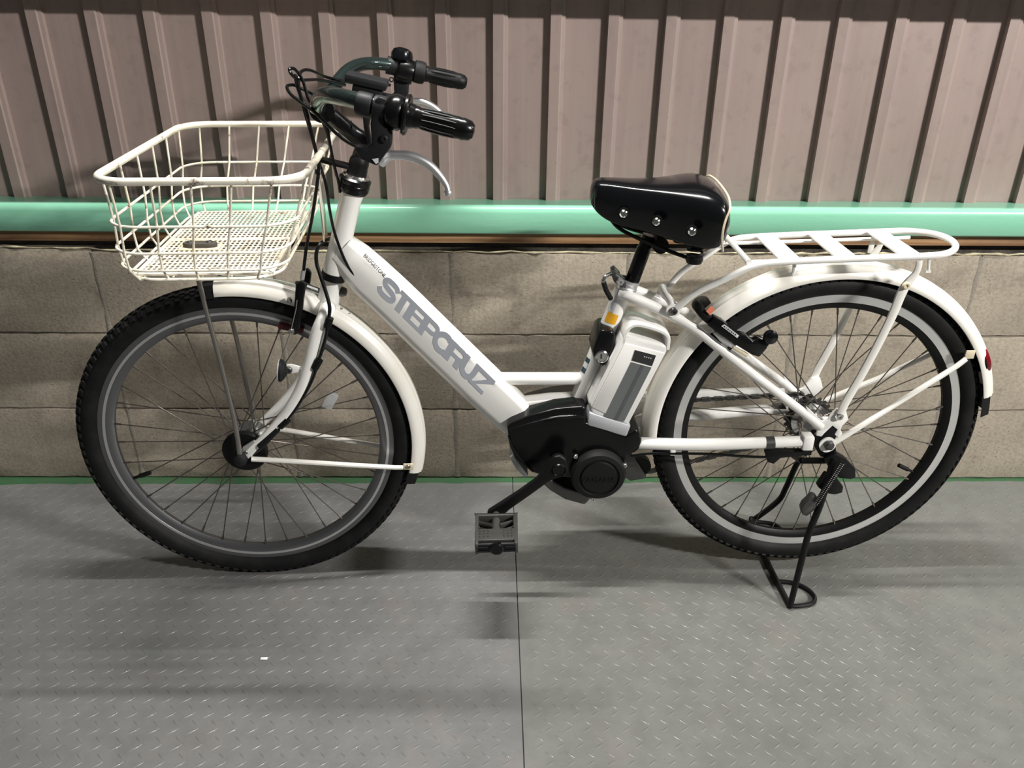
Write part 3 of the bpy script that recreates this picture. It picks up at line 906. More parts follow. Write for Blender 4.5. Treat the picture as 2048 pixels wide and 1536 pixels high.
# ---- headset
hax = (ht0-ht1)/np.linalg.norm(ht0-ht1)
mb = MB(); mb.lathe([(0.019, -.006), (0.0218, -.006), (0.0222, 0.0), (0.0218, .007), (0.019, .007)], P(667, 551, 0), hax, 32, close_prof=True); mb.build('lower_headset', SATIN, head)
mb = MB(); mb.lathe([(0.018, -.004), (0.024, -.004), (0.027, 0.001), (0.0275, .009), (0.0262, .0115), (0.0275, .014), (0.0278, .020), (0.024, .023), (0.018, .023)], P(706, 379, 0), hax, 36, close_prof=True); mb.build('upper_headset', BLACK, head)
mb = MB(); mb.lathe([(0.014, .022), (0.0232, .022), (0.0236, .026), (0.022, .0285), (0.014, .0285)], P(706, 379, 0), hax, 32, close_prof=True); mb.build('headset_washer', CHROME, head)
mb = MB(); mb.lathe([(0.010, .027), (0.0175, .027), (0.0175, .036), (0.0165, .040), (0.0172, .046), (0.0165, .053), (0.013, .060), (0.010, .060)], P(706, 379, 0), hax, 28, close_prof=True); mb.build('headset_collar', SATIN, head)
# basket clamp plate held under the collar
mb = MB(); mb.prism([P(x, y, 0) for x, y in ((641, 315), (700, 329), (700, 337), (640, 322))], NB, -.012, .012); mb.build('lamp_bracket', SATIN, head, bevel=0.001)

# ---- stem and handlebar
BA = np.array([0.610, -0.3435, 0.960])
def hb(u, o, dz): return np.array([BA[0], PF.at(BA[0]-FH[0], 0, 0)[1], BA[2]])+PF.a*u+PF.n*o+np.array([0, 0, dz])
stm = MB()
q0 = P(709, 350, 0); q1 = P(727, 285, 0); cl = hb(0.004, 0, -0.004)
stm.tube(cr([q0, onax(q0, q1, .5), q1, onax(q1, cl, .25)], 4), [0.0125, 0.013, 0.014, 0.014], 18)
stm.tube([onax(q1, cl, -.12), onax(q1, cl, .5), cl], [0.0145, 0.0138, 0.0135], 18)
stm.tube([hb(0.004, -.024, -.002), hb(0.004, .024, -.002)], 0.0205, 24)
stem = stm.build('stem', BLACK, bike, smooth=40)
mb = MB(); mb.prism([P(x, y, .016) for x, y in ((726, 232), (735, 228), (742, 232), (738, 252), (744, 285), (736, 290), (728, 255))], NB, -.006, .006); mb.build('stem_lever', SATIN, stem, bevel=0.002)
mb = MB(); mb.tube([hb(.03, .016, -.006), hb(.05, .022, -.026), hb(.05, .0, -.045), hb(.045, -.02, -.026)], 0.0016, 8); mb.build('cable_hook', BLACK, stem)
half = [hb(0.0, 0.0, 0.0), hb(0.0, 0.05, 0.006), hb(0.010, .10, .018), hb(0.019, .137, .030), hb(0.034, .180, .042), hb(0.058, .222, .046), hb(0.094, .249, .042), hb(0.130, .262, .034), hb(0.150, .266, .029)]
full = [PF.mir(p) + np.array([0, 0, 0]) for p in half[:0:-1]]+half
mb = MB(); mb.tube(cr(full, 6), 0.0118, 20); hbar = mb.build('handlebar', BAR, bike)

def grip_axis(sd):
    a, b = hb(0.126, .259, .0335), hb(0.238, .271, .008)
    if sd < 0: a, b = PF.mir(a), PF.mir(b)
    return a, (b-a)/np.linalg.norm(b-a), np.linalg.norm(b-a)
for sd in (1, -1):
    a, d, L_ = grip_axis(sd)
    g0 = 0.041
    mb = MB()
    prof = [(0.0005, g0), (0.0148, g0), (0.0152, g0+.004), (0.0140, g0+.007), (0.0142, g0+.02), (0.0152, L_-.014), (0.0147, L_-.010), (0.0152, L_-.006), (0.0134, L_+.004), (0.009, L_+.009), (0.0005, L_+.0105)]
    mb.lathe(prof, a, d, 36)
    grip = mb.build('grip', BLACK if sd > 0 else SATIN, hbar)
    # raised finger ribs, alternating with grooves
    mb = MB()
    ux = np.cross(d, [0, 0, 1.0]); ux /= np.linalg.norm(ux); uz = np.cross(ux, d)
    for k in range(12):
        an = 2*PI*k/12
        e = ux*math.cos(an)+uz*math.sin(an)
        p = [a+d*s+e*(0.0136+0.0008*(s-g0-.012)/(L_-.03-g0)) for s in np.linspace(g0+.011, L_-.016, 4)]
        mb.tube(p, [0.0014, 0.0024, 0.0024, 0.0014], 6)
    mb.build('grip_rib', BLACK if sd > 0 else SATIN, hbar)
    if sd > 0:
        mb = MB(); mb.lathe([(0.0005, .001), (0.017, .001), (0.0225, .006), (0.0246, .014), (0.0236, .022), (0.0200, .026), (0.0200, .0265), (0.0275, .0272), (0.0282, .0305), (0.0260, .033), (0.0175, .034), (0.0162, .039), (0.0155, .0415), (0.0005, .0415)], a, d, 40)
        mb.build('twist_shifter', BLACK, hbar)
        mb = MB(); mb.lathe([(0.011, -.040), (0.0155, -.040), (0.0165, -.037), (0.0165, -.022), (0.0155, -.019), (0.011, -.019)], a, d, 28, close_prof=True); mb.build('clamp_collar', BRACKET, hbar)
        mb = MB(); mb.lathe([(0.011, -.016), (0.0165, -.016), (0.0172, -.012), (0.0172, -.002), (0.0165, .001), (0.011, .001)], a, d, 28, close_prof=True); mb.build('lever_clamp', BRACKET, hbar)
    else:
        mb = MB(); mb.lathe([(0.0005, .018), (0.0165, .018), (0.0205, .021), (0.0212, .033), (0.0200, .040), (0.017, .042), (0.0005, .042)], a, d, 30); mb.build('twist_sleeve', MATTE, hbar)
        mb = MB(); mb.lathe([(0.0005, -.014), (0.019, -.014), (0.0235, -.010), (0.0245, .006), (0.022, .017), (0.0005, .018)], a+np.array([0, 0, -.004]), d, 30); mb.build('shifter_body', BLACK, hbar)
        mb = MB(); mb.lathe([(0.011, -.033), (0.0165, -.033), (0.0165, -.013), (0.011, -.013)], a, d, 28, close_prof=True); mb.build('clamp_collar', BRACKET, hbar)
        bc = a+d*-0.002+np.array([0, 0, .024])
        mb = MB(); mb.lathe([(0.0005, .014), (0.010, .0132), (0.018, .009), (0.0215, 0.0), (0.0205, -.008), (0.008, -.018), (0.0005, -.018)], bc, np.array([0.25, 0.15, 1]), 30); mb.build('bell', GLOSS, hbar)
        mb = MB(); mb.lathe([(0.0025, 0), (0.0048, 0), (0.0048, .003), (0.0025, .003)], PF(783, 159, -.225), NF, 16, close_prof=True); mb.build('clamp_screw', CHROME, hbar)
# brake lever brackets and levers (near one shown in full, far one mirrored)
bp = [(751, 197), (760, 191), (776, 196), (768, 245), (785, 263), (784, 290), (776, 301), (755, 329), (722, 315), (710, 293), (715, 288), (737, 292), (745, 286), (742, 245)]
pts = [PF(x, y, .262) for x, y in bp]
lp = [(758, 322), (768, 314), (781, 311), (800, 310), (820, 312), (842, 320), (862, 333), (880, 352), (893, 372), (896, 386)]
lv = [PF(x, y, .260+0.0012*i) for i, (x, y) in enumerate(lp)]
for mm in (False, True):
    q = [PF.mir(p) for p in pts] if mm else pts
    mb = MB(); mb.prism(q, NF, -.011, .011); br = mb.build('brake_bracket', BRACKET, hbar, bevel=0.004, segs=3)
    q = cr([PF.mir(p) for p in lv] if mm else lv, 4)
    mb = MB(); mb.tube(q, [0.0150, 0.0145, 0.0092, 0.0092, 0.0100, 0.0096, 0.0088, 0.0074, 0.0064, 0.0072], 12, flat=(0.75, 0.72), ref=NF); mb.ball(q[-1], 0.0062, 12, 8); mb.build('brake_lever', ALU, hbar)
    if not mm:
        screw(hbar, PF(768, 278, .275), NF, 0.0055, 0.002, BRACKET, 'pivot_screw')
        mb = MB(); mb.prism([PF(x, y, .2745) for x, y in ((744, 318), (757, 316), (757, 325), (752, 328))], NF, 0, .0006); mb.build('bracket_label', PALEST, hbar)
# control display between the bars
mb = MB(); c_ = PF(734, 161, -.03)
dx = np.array([0.95, 0.0, -0.20]); dx /= np.linalg.norm(dx); dz_ = np.cross(dx, NF) ; dz_ = dz_ if dz_[2] > 0 else -dz_
mb.box(c_, (0.070, 0.056, 0.014), [dx, NF, dz_]); mb.box(c_-dz_*0.016+dx*0.004, (0.050, 0.046, 0.018), [dx, NF, dz_])
mb.box(c_-dz_*0.024+dx*0.03, (0.030, 0.05, 0.016), [dx, NF, dz_])
mb.build('display_unit', BRACKET, hbar, bevel=0.003)

# ---- cables
def cable(pts, r=0.0026, par=bike, m=BLACK, name='brake_cable', plane=PF):
    mb_ = MB(); mb_.tube(cr([plane(*p) for p in pts], 6), r, 8); return mb_.build(name, m, par)
cable([(716, 296, .24), (685, 278, .20), (650, 245, .15), (628, 223, .12), (602, 205, .10), (581, 188, .08), (574, 173, .06), (587, 170, .04), (602, 177, .03), (620, 186, .02), (640, 200, -.02), (652, 240, -.03), (660, 288, -.03), (666, 320, -.02), (673, 352, .0)])
cable([(780, 170, -.20), (720, 168, -.12), (656, 155, -.08), (622, 141, -.03), (604, 142, 0), (597, 159, .02), (600, 188, .03), (610, 226, .035), (622, 267, .04), (633, 309, .04), (643, 340, .04), (652, 372, .04), (660, 424, .036), (670, 468, .034), (691, 523, .034), (714, 557, .032), (739, 584, .022)])
cable([(690, 170, -.10), (640, 160, -.03), (600, 160, .04), (584, 150, .06), (579, 138, .06), (590, 139, .05), (605, 160, .045), (618, 200, .05), (640, 232, .05), (655, 270, .04), (662, 300, .035), (668, 330, .03), (676, 360, .026), (680, 385, .024)])
cable([(590, 150, .03), (596, 176, .045), (610, 215, .055), (622, 262, .06), (634, 312, .062), (637, 340, .062), (632, 385, .058), (624, 436, .052), (614, 487, .045), (607, 540, .036), (604, 556, .032)], 0.0030)
mb = MB(); mb.tube([PF(607, 540, .036), PF(604, 558, .032)], 0.0042, 8); mb.build('cable_ferrule', ALU, bike)
mb = MB(); mb.lathe([(0.003, -.004), (0.0065, -.004), (0.0065, .004), (0.003, .004)], PF(638, 344, .058), (0, .3, 1), 14, close_prof=True); mb.build('cable_clip', BLACK, bike)
cable([(661, 477, -.01), (645, 484, .02), (634, 500, .034), (633, 525, .04), (641, 552, .045), (652, 585, .05), (659, 612, .056), (658, 634, .060), (651, 675, .062), (636, 724, .062), (622, 764, .062), (594, 813, .062), (571, 842, .062), (545, 871, .062), (529, 889, .062), (512, 903, .060), (500, 912, .056)], 0.0034, name='sensor_cable')
for px, py, dx_, dy_ in ((657, 645, -3, 12), (634, 728, -5, 11), (568, 846, -8, 9)):
    mb = MB(); mb.tube([PF(px-dx_, py-dy_*.8, .062), PF(px+dx_, py+dy_*.8, .062)], 0.0072, 10); mb.build('cable_guide', SATIN, bike)
mb = MB(); mb.tube([PF(556, 858, .064), PF(520, 893, .064)], [0.0055, 0.0068, 0.0075], 10); mb.build('cable_sleeve', MATTE, bike)
cable([(1262, 912, .05), (1300, 907, .06), (1345, 907, .062), (1420, 908, .064), (1480, 912, .066), (1530, 914, .066), (1560, 910, .064)], 0.0028, plane=P)

# ---- front basket
bk = empty('front_basket', (0.45, -0.35, 0.73), bike)
def bpt(t, ang_u):
    """t 0 rim .. 1 floor ring; ang_u 0..4 round the rounded rectangle: near, back, far, front"""
    u0 = np.interp(t, [0, .43, .76, .91, 1], [-0.103, -.103, -.108, -.107, -.098]); u1 = np.interp(t, [0, .43, .76, .91, 1], [0.198, .176, .160, .152, .140])
    ho = np.interp(t, [0, .43, .76, .91, 1], [0.243, .229, .218, .212, .200]); z = np.interp(t, [0, .43, .76, .91, 1], [0.893, .823, .779, .750, .7315])
    return u0, u1, ho, z
def loop(t, rc=0.055, k=7, f=1.0):
    u0, u1, ho, z = bpt(t, 0)
    ho *= f
    pts = []
    for cx, cy, a0 in ((u1-rc, -(ho-rc), 0), (u1-rc, (ho-rc), 90), (u0+rc, (ho-rc), 180), (u0+rc, -(ho-rc), 270)):
        for q in range(k+1):
            a = R_(a0-90+90*q/k)
            pts.append(PF.at(cx+rc*math.cos(a), -(cy+rc*math.sin(a)), z))
    return pts
mb = MB(); mb.tube(loop(0), 0.0060, 14, closed=True); mb.build('rim_tube', BASK, bk)
for t in (.43, .76, .91, 1.0):
    mb = MB(); mb.tube(loop(t), 0.0022 if t < 1 else 0.0026, 8, closed=True); mb.build('ring_wire', BASK, bk)
def wire(side, fr_):
    pts = []
    for t in (0, .2, .43, .6, .76, .91, 1.0):
        u0, u1, ho, z = bpt(t, 0)
        ins = 0.0035
        if side == 'near': p = PF.at(u0+(u1-u0)*fr_, ho-ins, z)
        elif side == 'far': p = PF.at(u0+(u1-u0)*fr_, -ho+ins, z)
        elif side == 'front': p = PF.at(u0+ins, -ho+2*ho*fr_, z)
        else: p = PF.at(u1-ins, -ho+2*ho*fr_, z)
        pts.append(p)
    u0, u1, ho, z = bpt(1, 0)
    e = pts[-1]
    cen = PF.at((u0+u1)/2, 0, z)
    d = (cen-e)/np.linalg.norm(cen-e)
    if side in ('near', 'far'): d = PF.n*(-1 if side == 'near' else 1)
    else: d = PF.a*(1 if side == 'front' else -1)
    pts += [e+d*0.006+np.array([0, 0, -.004]), e+d*0.03+np.array([0, 0, -.005])]
    mb_ = MB(); mb_.tube(pts, 0.0019, 7); mb_.build('upright_wire', BASK, bk)
for f_ in (.10, .29, .48, .67, .86):
    wire('near', f_); wire('far', f_)
for f_ in (.10, .26, .42, .58, .74, .90): wire('front', f_)
for f_ in (.14, .36, .64, .86): wire('back', f_)
# expanded-metal floor
u0, u1, ho, z = bpt(1, 0)
mb = MB(); zz = z+0.004
ua, ub, oa = u0+.016, u1-.014, ho-.016
nxu, nyo = 25, 27
for i in range(nyo+1):
    o = -oa+2*oa*i/nyo
    mb.box(PF.at((ua+ub)/2, o, zz), (ub-ua, 0.0038, 0.0012), [PF.a, PF.n, np.array([0, 0, 1.])])
for i in range(nxu+1):
    u = ua+(ub-ua)*i/nxu
    mb.box(PF.at(u, 0, zz+.0006), (0.0031, 2*oa, 0.0012), [PF.a, PF.n, np.array([0, 0, 1.])])
for u in (ua, ub): mb.box(PF.at(u, 0, zz), (0.007, 2*oa, 0.003), [PF.a, PF.n, np.array([0, 0, 1.])])
for o in (-oa, oa): mb.box(PF.at((ua+ub)/2, o, zz), (ub-ua, 0.007, 0.003), [PF.a, PF.n, np.array([0, 0, 1.])])
mb.box(PF.at((ua+ub)/2, 0.0, zz), (ub-ua, 0.012, 0.0022), [PF.a, PF.n, np.array([0, 0, 1.])])
mb.build('mesh_floor', BASK, bk, smooth=0)
mb = MB(); ctr = PF.at(-0.018, 0.052, zz+.0)
pd = []
for k in range(28):
    a = 2*PI*k/28
    pd.append(ctr+PF.a*(0.029*math.cos(a)*(1 if abs(math.cos(a)) > .3 else 1))+PF.n*(0.0115*math.sin(a)*(1.0 if abs(math.cos(a)) > .35 else 0.86)))
mb.prism(pd, (0, 0, 1), 0.001, 0.011); pad = mb.build('mount_pad', PADM, bk, bevel=0.002)
for s in (-1, 1): screw(pad, ctr+PF.a*0.016*s+np.array([0, 0, .011]), (0, 0, 1), 0.0058, 0.002, DARKST)
mb = MB(); mb.box(ctr+np.array([0, 0, .002]), (0.068, 0.034, 0.002), [PF.a, PF.n, np.array([0, 0, 1.])]); mb.build('mount_plate', CREAM, bk, bevel=0.0005)
# back plate to the head tube and front legs to the axle
mb = MB(); mb.prism([PF.at(0.186, o, zq) for o, zq in ((-.022, .735), (.022, .735), (.022, .885), (-.022, .885))], PF.a, -.0012, .0012); mb.build('back_plate', BASK, bk, bevel=0.0008)
legn = [PF(396, 556, .060), PF(412, 620, .060), PF(440, 722, .061), PF(466, 828, .063), PF(476, 880, .066), PF(480, 914, .067)]
stay(bike, legn, [0.0042, 0.0042, 0.0046, 0.0050], STEEL, 'basket_stay', plane=PF)

# ---- saddle, post, clamp
p0, p1 = P(1262, 568, 0), P(1298, 470, 0)
mb = MB(); mb.tube([p0, onax(p0, p1, .72), onax(p0, p1, .75), p1], [0.0132, 0.0132, 0.0120, 0.0120], 20); mb.build('seat_post', BLACK, bike)
cup = (s0-s1)/np.linalg.norm(s0-s1)
mb = MB(); mb.lathe([(0.0165, -.009), (0.0205, -.009), (0.0212, -.005), (0.0195, -.002), (0.0195, .002), (0.0212, .005), (0.0205, .009), (0.0165, .009)], P(1255, 567, 0), cup, 32, close_prof=True)
clampm = mb.build('seat_clamp', ALU, bike)
mb = MB(); mb.prism([P(x, y, .010) for x, y in ((1222, 545), (1232, 545), (1252, 560), (1250, 574), (1236, 568), (1226, 560))], NB, -.016, .010); mb.build('clamp_ear', DARKST, clampm, bevel=0.002)
screw(clampm, P(1240, 563, .021), NB, 0.0075, 0.006, ALU, 'clamp_bolt', 6)
mb = MB(); mb.prism([P(x, y, -.018) for x, y in ((1220, 537), (1228, 532), (1240, 544), (1236, 552), (1226, 548))], NB, -.008, .008); mb.build('clamp_lug', DARKST, clampm, bevel=0.002)
mb = MB(); mb.tube(cr([P(1222, 547, .012), P(1212, 552, .018), P(1207, 560, .021), P(1208, 566, .021)], 5), 0.0036, 10); mb.build('clamp_lever', CHROME, clampm)
mb = MB(); mb.tube([P(1207, 564, .021), P(1212, 580, .019), P(1222, 598, .015)], 0.0048, 10); mb.build('lever_sleeve', MATTE, clampm)
# saddle shell by cross sections: x, half width, crown height, shoulder height, skirt bottom
SZ = [
    # px-derived u (world X), half width, crown z, shoulder z, bottom z, belly factor
    (1.0655, 0.010, 0.826, 0.820, 0.806),
    (1.0690, 0.020, 0.838, 0.832, 0.800),
    (1.0760, 0.027, 0.8445, 0.838, 0.791),
    (1.0950, 0.034, 0.846, 0.838, 0.776),
    (1.1250, 0.040, 0.8440, 0.836, 0.758),
    (1.1600, 0.047, 0.8420, 0.8340, 0.743),
    (1.2000, 0.058, 0.8425, 0.833, 0.729),
    (1.2350, 0.076, 0.8460, 0.8330, 0.721),
    (1.2650, 0.094, 0.8500, 0.8330, 0.716),
    (1.2900, 0.102, 0.8510, 0.8300, 0.717),
    (1.3050, 0.101, 0.8470, 0.8240, 0.722),
    (1.3150, 0.092, 0.8380, 0.8120, 0.735),
    (1.3200, 0.074, 0.8240, 0.7980, 0.750),
]
mb = MB(); rings = []
YS = lambda x: P.at(x-0.411, 0, 0)[1]
for x, hw_, zc, zs, zb in SZ:
    f_ = min(1, max(0, (x-1.09)/0.09)); zb += 0.026*f_; zc -= 0.012*max(0, (x-1.27)/0.04)
    x = 1.0655+(x-1.0655)*0.915
    ring = []
    half_ = [(0.0, zc), (0.35, zc-(zc-zs)*0.10), (0.68, zc-(zc-zs)*0.42), (0.86, zs+(zc-zs)*0.16), (0.95, zs-0.006), (1.0, zs-0.018), (1.0, zs-(zs-zb)*0.45), (0.95, zs-(zs-zb)*0.78), (0.86, zb)]
    inner = [(0.82, zb+0.002), (0.80, zs-(zs-zb)*0.5), (0.5, zs-0.02), (0.0, zs-0.016)]
    seq = half_+inner
    right = [(+k, z_) for k, z_ in seq]
    left = [(-k, z_) for k, z_ in seq[-2:0:-1]]
    for k, z_ in right+left: ring.append((x, YS(x)-k*hw_, z_))
    rings.append(ring)
mb.loft(rings)
sad = mb.build('saddle', GLOSS, bike, smooth=60)
mod = sad.modifiers.new('smooth', 'SUBSURF'); mod.levels = 1; mod.render_levels = 2
# cream piping round the tail, studs, springs, clamp
pp = []
xq = 1.285
for k, z_ in ((1.0, 0.746), (1.02, 0.765), (1.02, 0.785), (1.0, 0.803), (0.97, 0.818), (0.80, 0.831), (0.5, 0.8385), (0.0, 0.8420)):
    pp.append((xq+float(np.interp(z_, [.746, .775, .80, .825, .842], [-.001, -.007, -.003, .005, .001])), YS(xq)-k*0.1015, z_))
pp = pp+[(a, 2*YS(xq)-b, c_) for a, b, c_ in pp[-2::-1]]
mb = MB(); mb.tube(cr(pp, 5), 0.0019, 8); mb.build('piping', CREAM, sad)
for px, py, o in ((1247, 427, .0475), (1313, 443, .072), (1384, 463, .103)):
    mb = MB(); c_ = P(px, py, o); nv = np.array([0.12 if px < 1300 else (-.42 if px < 1350 else -.15), -1, 0.10]); nv /= np.linalg.norm(nv)
    nv[0] = -abs(nv[0])
    mb.lathe([(0.0005, .006), (0.0045, .0055), (0.0068, .003), (0.0072, -.004), (0.0005, -.004)], c_, nv, 20); mb.build('stud', CHROME, sad)
    mb = MB(); mb.lathe([(0.0075, .001), (0.0098, .001), (0.0098, -.005), (0.0075, -.005)], c_, nv, 20, close_prof=True); mb.build('stud_washer', SATIN, sad)
for s in (-1, 1):
    x, y = 1.247, YS(1.247)-s*0.062
    mb = MB()
    hel = []
    for i in range(90):
        t = i/89
        hel.append((x+0.0125*math.cos(t*2*PI*4.5), y+0.0125*math.sin(t*2*PI*4.5), 0.722+0.045*t))
    mb.tube(hel, 0.0026, 7); mb.build('saddle_spring', SATIN, sad)
    mb = MB(); mb.lathe([(0.0005, 0), (0.013, 0), (0.0155, .006), (0.014, .013), (0.0005, .013)], (x, y, 0.713), (0, 0, 1), 20); mb.build('spring_cap', SATIN, sad)
    mb = MB(); mb.tube(cr([(x+.006, y, 0.716), (x-.04, y+s*.016, 0.728), (x-.085, y+s*.032, 0.742), (x-.13, y+s*.046, .762), (1.095, YS(1.1)-s*.010, .79)], 5), 0.0036, 8); mb.build('saddle_rail', SATIN, sad)
mb = MB(); cc = P(1316, 488, 0); mb.lathe([(0.0005, -.026), (0.0135, -.026), (0.0145, -.020), (0.0145, .020), (0.0135, .026), (0.0005, .026)], P(1317, 489, .0)+np.array([0, 0, .004]), NB, 24); mb.build('saddle_clamp', SATIN, sad)
mb = MB(); mb.prism([(x_, YS(1.2), z_) for x_, z_ in ((1.13, .775), (1.18, .752), (1.23, .748), (1.24, .765), (1.20, .785), (1.14, .80))], (0, 1, 0), -.03, .03); mb.build('saddle_pan', MATTE, sad, bevel=0.006)

# ---- battery, holder, lock
OB = 0.047
def pr(q, o): return [P(x, y, o) for x, y in q]
bat = MB()
bq = [(1176, 806), (1244, 672), (1256, 670), (1275, 676), (1322, 688), (1337, 693), (1335, 702), (1259, 846), (1252, 856), (1184, 828)]
bat.prism(pr(bq[:], OB), NB, -0.090, 0.0)
batt = bat.build('battery', WHITE, bike, bevel=0.008, segs=3)
# the near flank's raised field and its label strip
EPS = 0.0006
mb = MB(); mb.prism(pr([(1184, 814), (1250, 686), (1330, 706), (1256, 848)], OB), NB, -.002, .0022); mb.build('battery_flank', WHITE, batt, bevel=0.0015)
mb = MB(); mb.prism(pr([(1209, 833), (1262, 724), (1303, 735), (1248, 843)], OB+.0026), NB, -.001, EPS); mb.build('label_strip', GREYLAB, batt)
mb = MB(); mb.prism(pr([(1228, 838), (1282, 730), (1289, 731.5), (1235, 840)], OB+.0030), NB, -.001, EPS); mb.build('label_band', GREYLAB2, batt)
mb = MB(); mb.prism(pr([(1263, 721), (1270, 700), (1312, 711), (1304, 732)], OB+.0028), NB, -.001, EPS); ind = mb.build('charge_window', WINDOW, batt)
for k in range(4):
    mb = MB(); mb.box(P(1289+4.2*k, 713.5+1.1*k, OB+.0040), (0.0022, 0.0006, 0.0022), [P.a, P.n, np.array([0, 0, 1.])]); mb.build('charge_mark', LED, batt)
# carrying handle: loop at the top with an open slot
mb = MB()
hq = cr([p-NB*0.045 for p in pr([(1247, 688), (1250, 672), (1257, 659), (1268, 652), (1284, 652), (1310, 659), (1329, 667), (1337, 678), (1335, 700)], OB)], 4)
mb.sweep(hq, [(-.045, -.002), (-.042, -.0045), (.042, -.0045), (.045, -.002), (.045, .002), (.042, .0045), (-.042, .0045), (-.045, .002)], NB)
mb.build('battery_handle', WHITE, batt, smooth=40)
# silver foot
mb = MB(); mb.prism(pr([(1174, 851), (1178, 824), (1262, 850), (1253, 873), (1246, 871)], OB+.002), NB, -0.094, 0.003); mb.build('battery_foot', SILVER, batt, bevel=0.004)
# holder rail along the seat tube
mb = MB(); mb.prism(pr([(1176, 800), (1186, 765), (1205, 730), (1216, 735), (1192, 790), (1184, 806)], .020), NB, -0.040, 0.010); mb.build('battery_rail', ALU, bike, bevel=0.002)
mb = MB(); mb.prism(pr([(1184, 700), (1196, 666), (1203, 658), (1224, 660), (1231, 668), (1228, 696), (1214, 722), (1206, 734), (1195, 724), (1186, 712)], .036), NB, -0.060, 0.004); lk = mb.build('battery_lock', BLACK, bike, bevel=0.006, segs=3)
mb = MB(); mb.lathe([(0.0005, -.006), (0.0128, -.006), (0.0128, .004), (0.0105, .0055), (0.0095, .004), (0.0005, .004)], P(1203, 712, .041), NB, 28); mb.build('key_cylinder', CHROME, lk)
mb = MB(); mb.box(P(1202.5, 713, .0455), (0.0025, 0.001, 0.009), [P.a, P.n, np.array([0, 0, 1.])]); mb.build('key_slot', INK, lk)
mb = MB(); mb.tube(cr(pr([(1232, 664), (1240, 655), (1252, 655), (1258, 662)], .0), 4), 0.003, 8); mb.build('rail_hook', STEEL, bike)

# ---- motor
mq = [(1014, 852), (1024, 846), (1060, 831), (1110, 818), (1140, 815), (1168, 813), (1174, 820), (1172, 846), (1212, 858), (1250, 872), (1262, 866), (1271, 858), (1280, 866), (1284, 880), (1282, 895), (1272, 905), (1258, 910), (1244, 940), (1222, 930), (1180, 960), (1120, 955), (1085, 952), (1066, 946), (1046, 928), (1030, 906), (1018, 884)]
mb = MB(); mb.prism(pr(mq, .052), NB, -0.100, 0.0); mot = mb.build('motor_cover', BLACK, bike, bevel=0.007, segs=3)
# moulded crease and lower lip
mb = MB(); mb.tube(cr(pr([(1020, 858), (1060, 848), (1110, 836), (1150, 833), (1172, 836)], .0525), 4), [0.001, 0.003, 0.004, 0.0035, 0.001], 8); mb.build('cover_crease', BLACK, mot)
mb = MB(); mb.tube(cr(pr([(1016, 870), (1026, 898), (1044, 922), (1066, 944)], .0525), 4), [0.001, 0.0035, 0.0035, 0.001], 8); mb.build('cover_lip', BLACK, mot)
mb = MB(); mb.prism(pr([(1018, 900), (1030, 922), (1048, 940), (1056, 936), (1040, 915), (1026, 894)], .0), NB, -.04, .03); mb.build('motor_shell', SILVER, mot, bevel=0.003)
mb = MB(); mb.prism(pr([(1085, 950), (1130, 975), (1180, 990), (1182, 998), (1170, 1011), (1130, 1000), (1100, 982), (1078, 962)], .040), NB, -0.085, 0.0); mb.build('skid_plate', DARKST, mot, bevel=0.006, segs=3)
mcx = P(1196, 949, .060)
mb = MB(); mb.lathe([(0.0005, -.05), (0.050, -.05), (0.054, -.012), (0.0545, .004), (0.050, .011), (0.0415, .0125), (0.040, .0095), (0.036, .0095), (0.034, .0125), (0.0005, .0135)], mcx, NB, 48); mu = mb.build('motor_disc', MATTE, bike)
text('YAMAHA', 'motor_lettering', MATTE, mu, mcx+NB*0.0142-np.array([0, 0, .004]), P.a, np.array([0, 0, 1.0]), 0.0165, 0.01, 0.0004)
for px, py in ((1151, 912), (1250, 930), (1186, 997)): screw(mu, P(px, py, .060), NB, 0.005, 0.004)
mb = MB(); mb.prism(pr([(1244, 915), (1262, 905), (1276, 925), (1292, 950), (1290, 955), (1260, 960), (1246, 950)], -.02), NB, -.004, .004); mb.build('guard_bracket', DARKST, bike, bevel=0.001)
mb = MB(); mb.lathe([(0.0005, -.008), (0.022, -.008), (0.022, .008), (0.0005, .008)], P(1280, 930, -.03), NB, 24); mb.build('chain_tensioner', SATIN, bike)

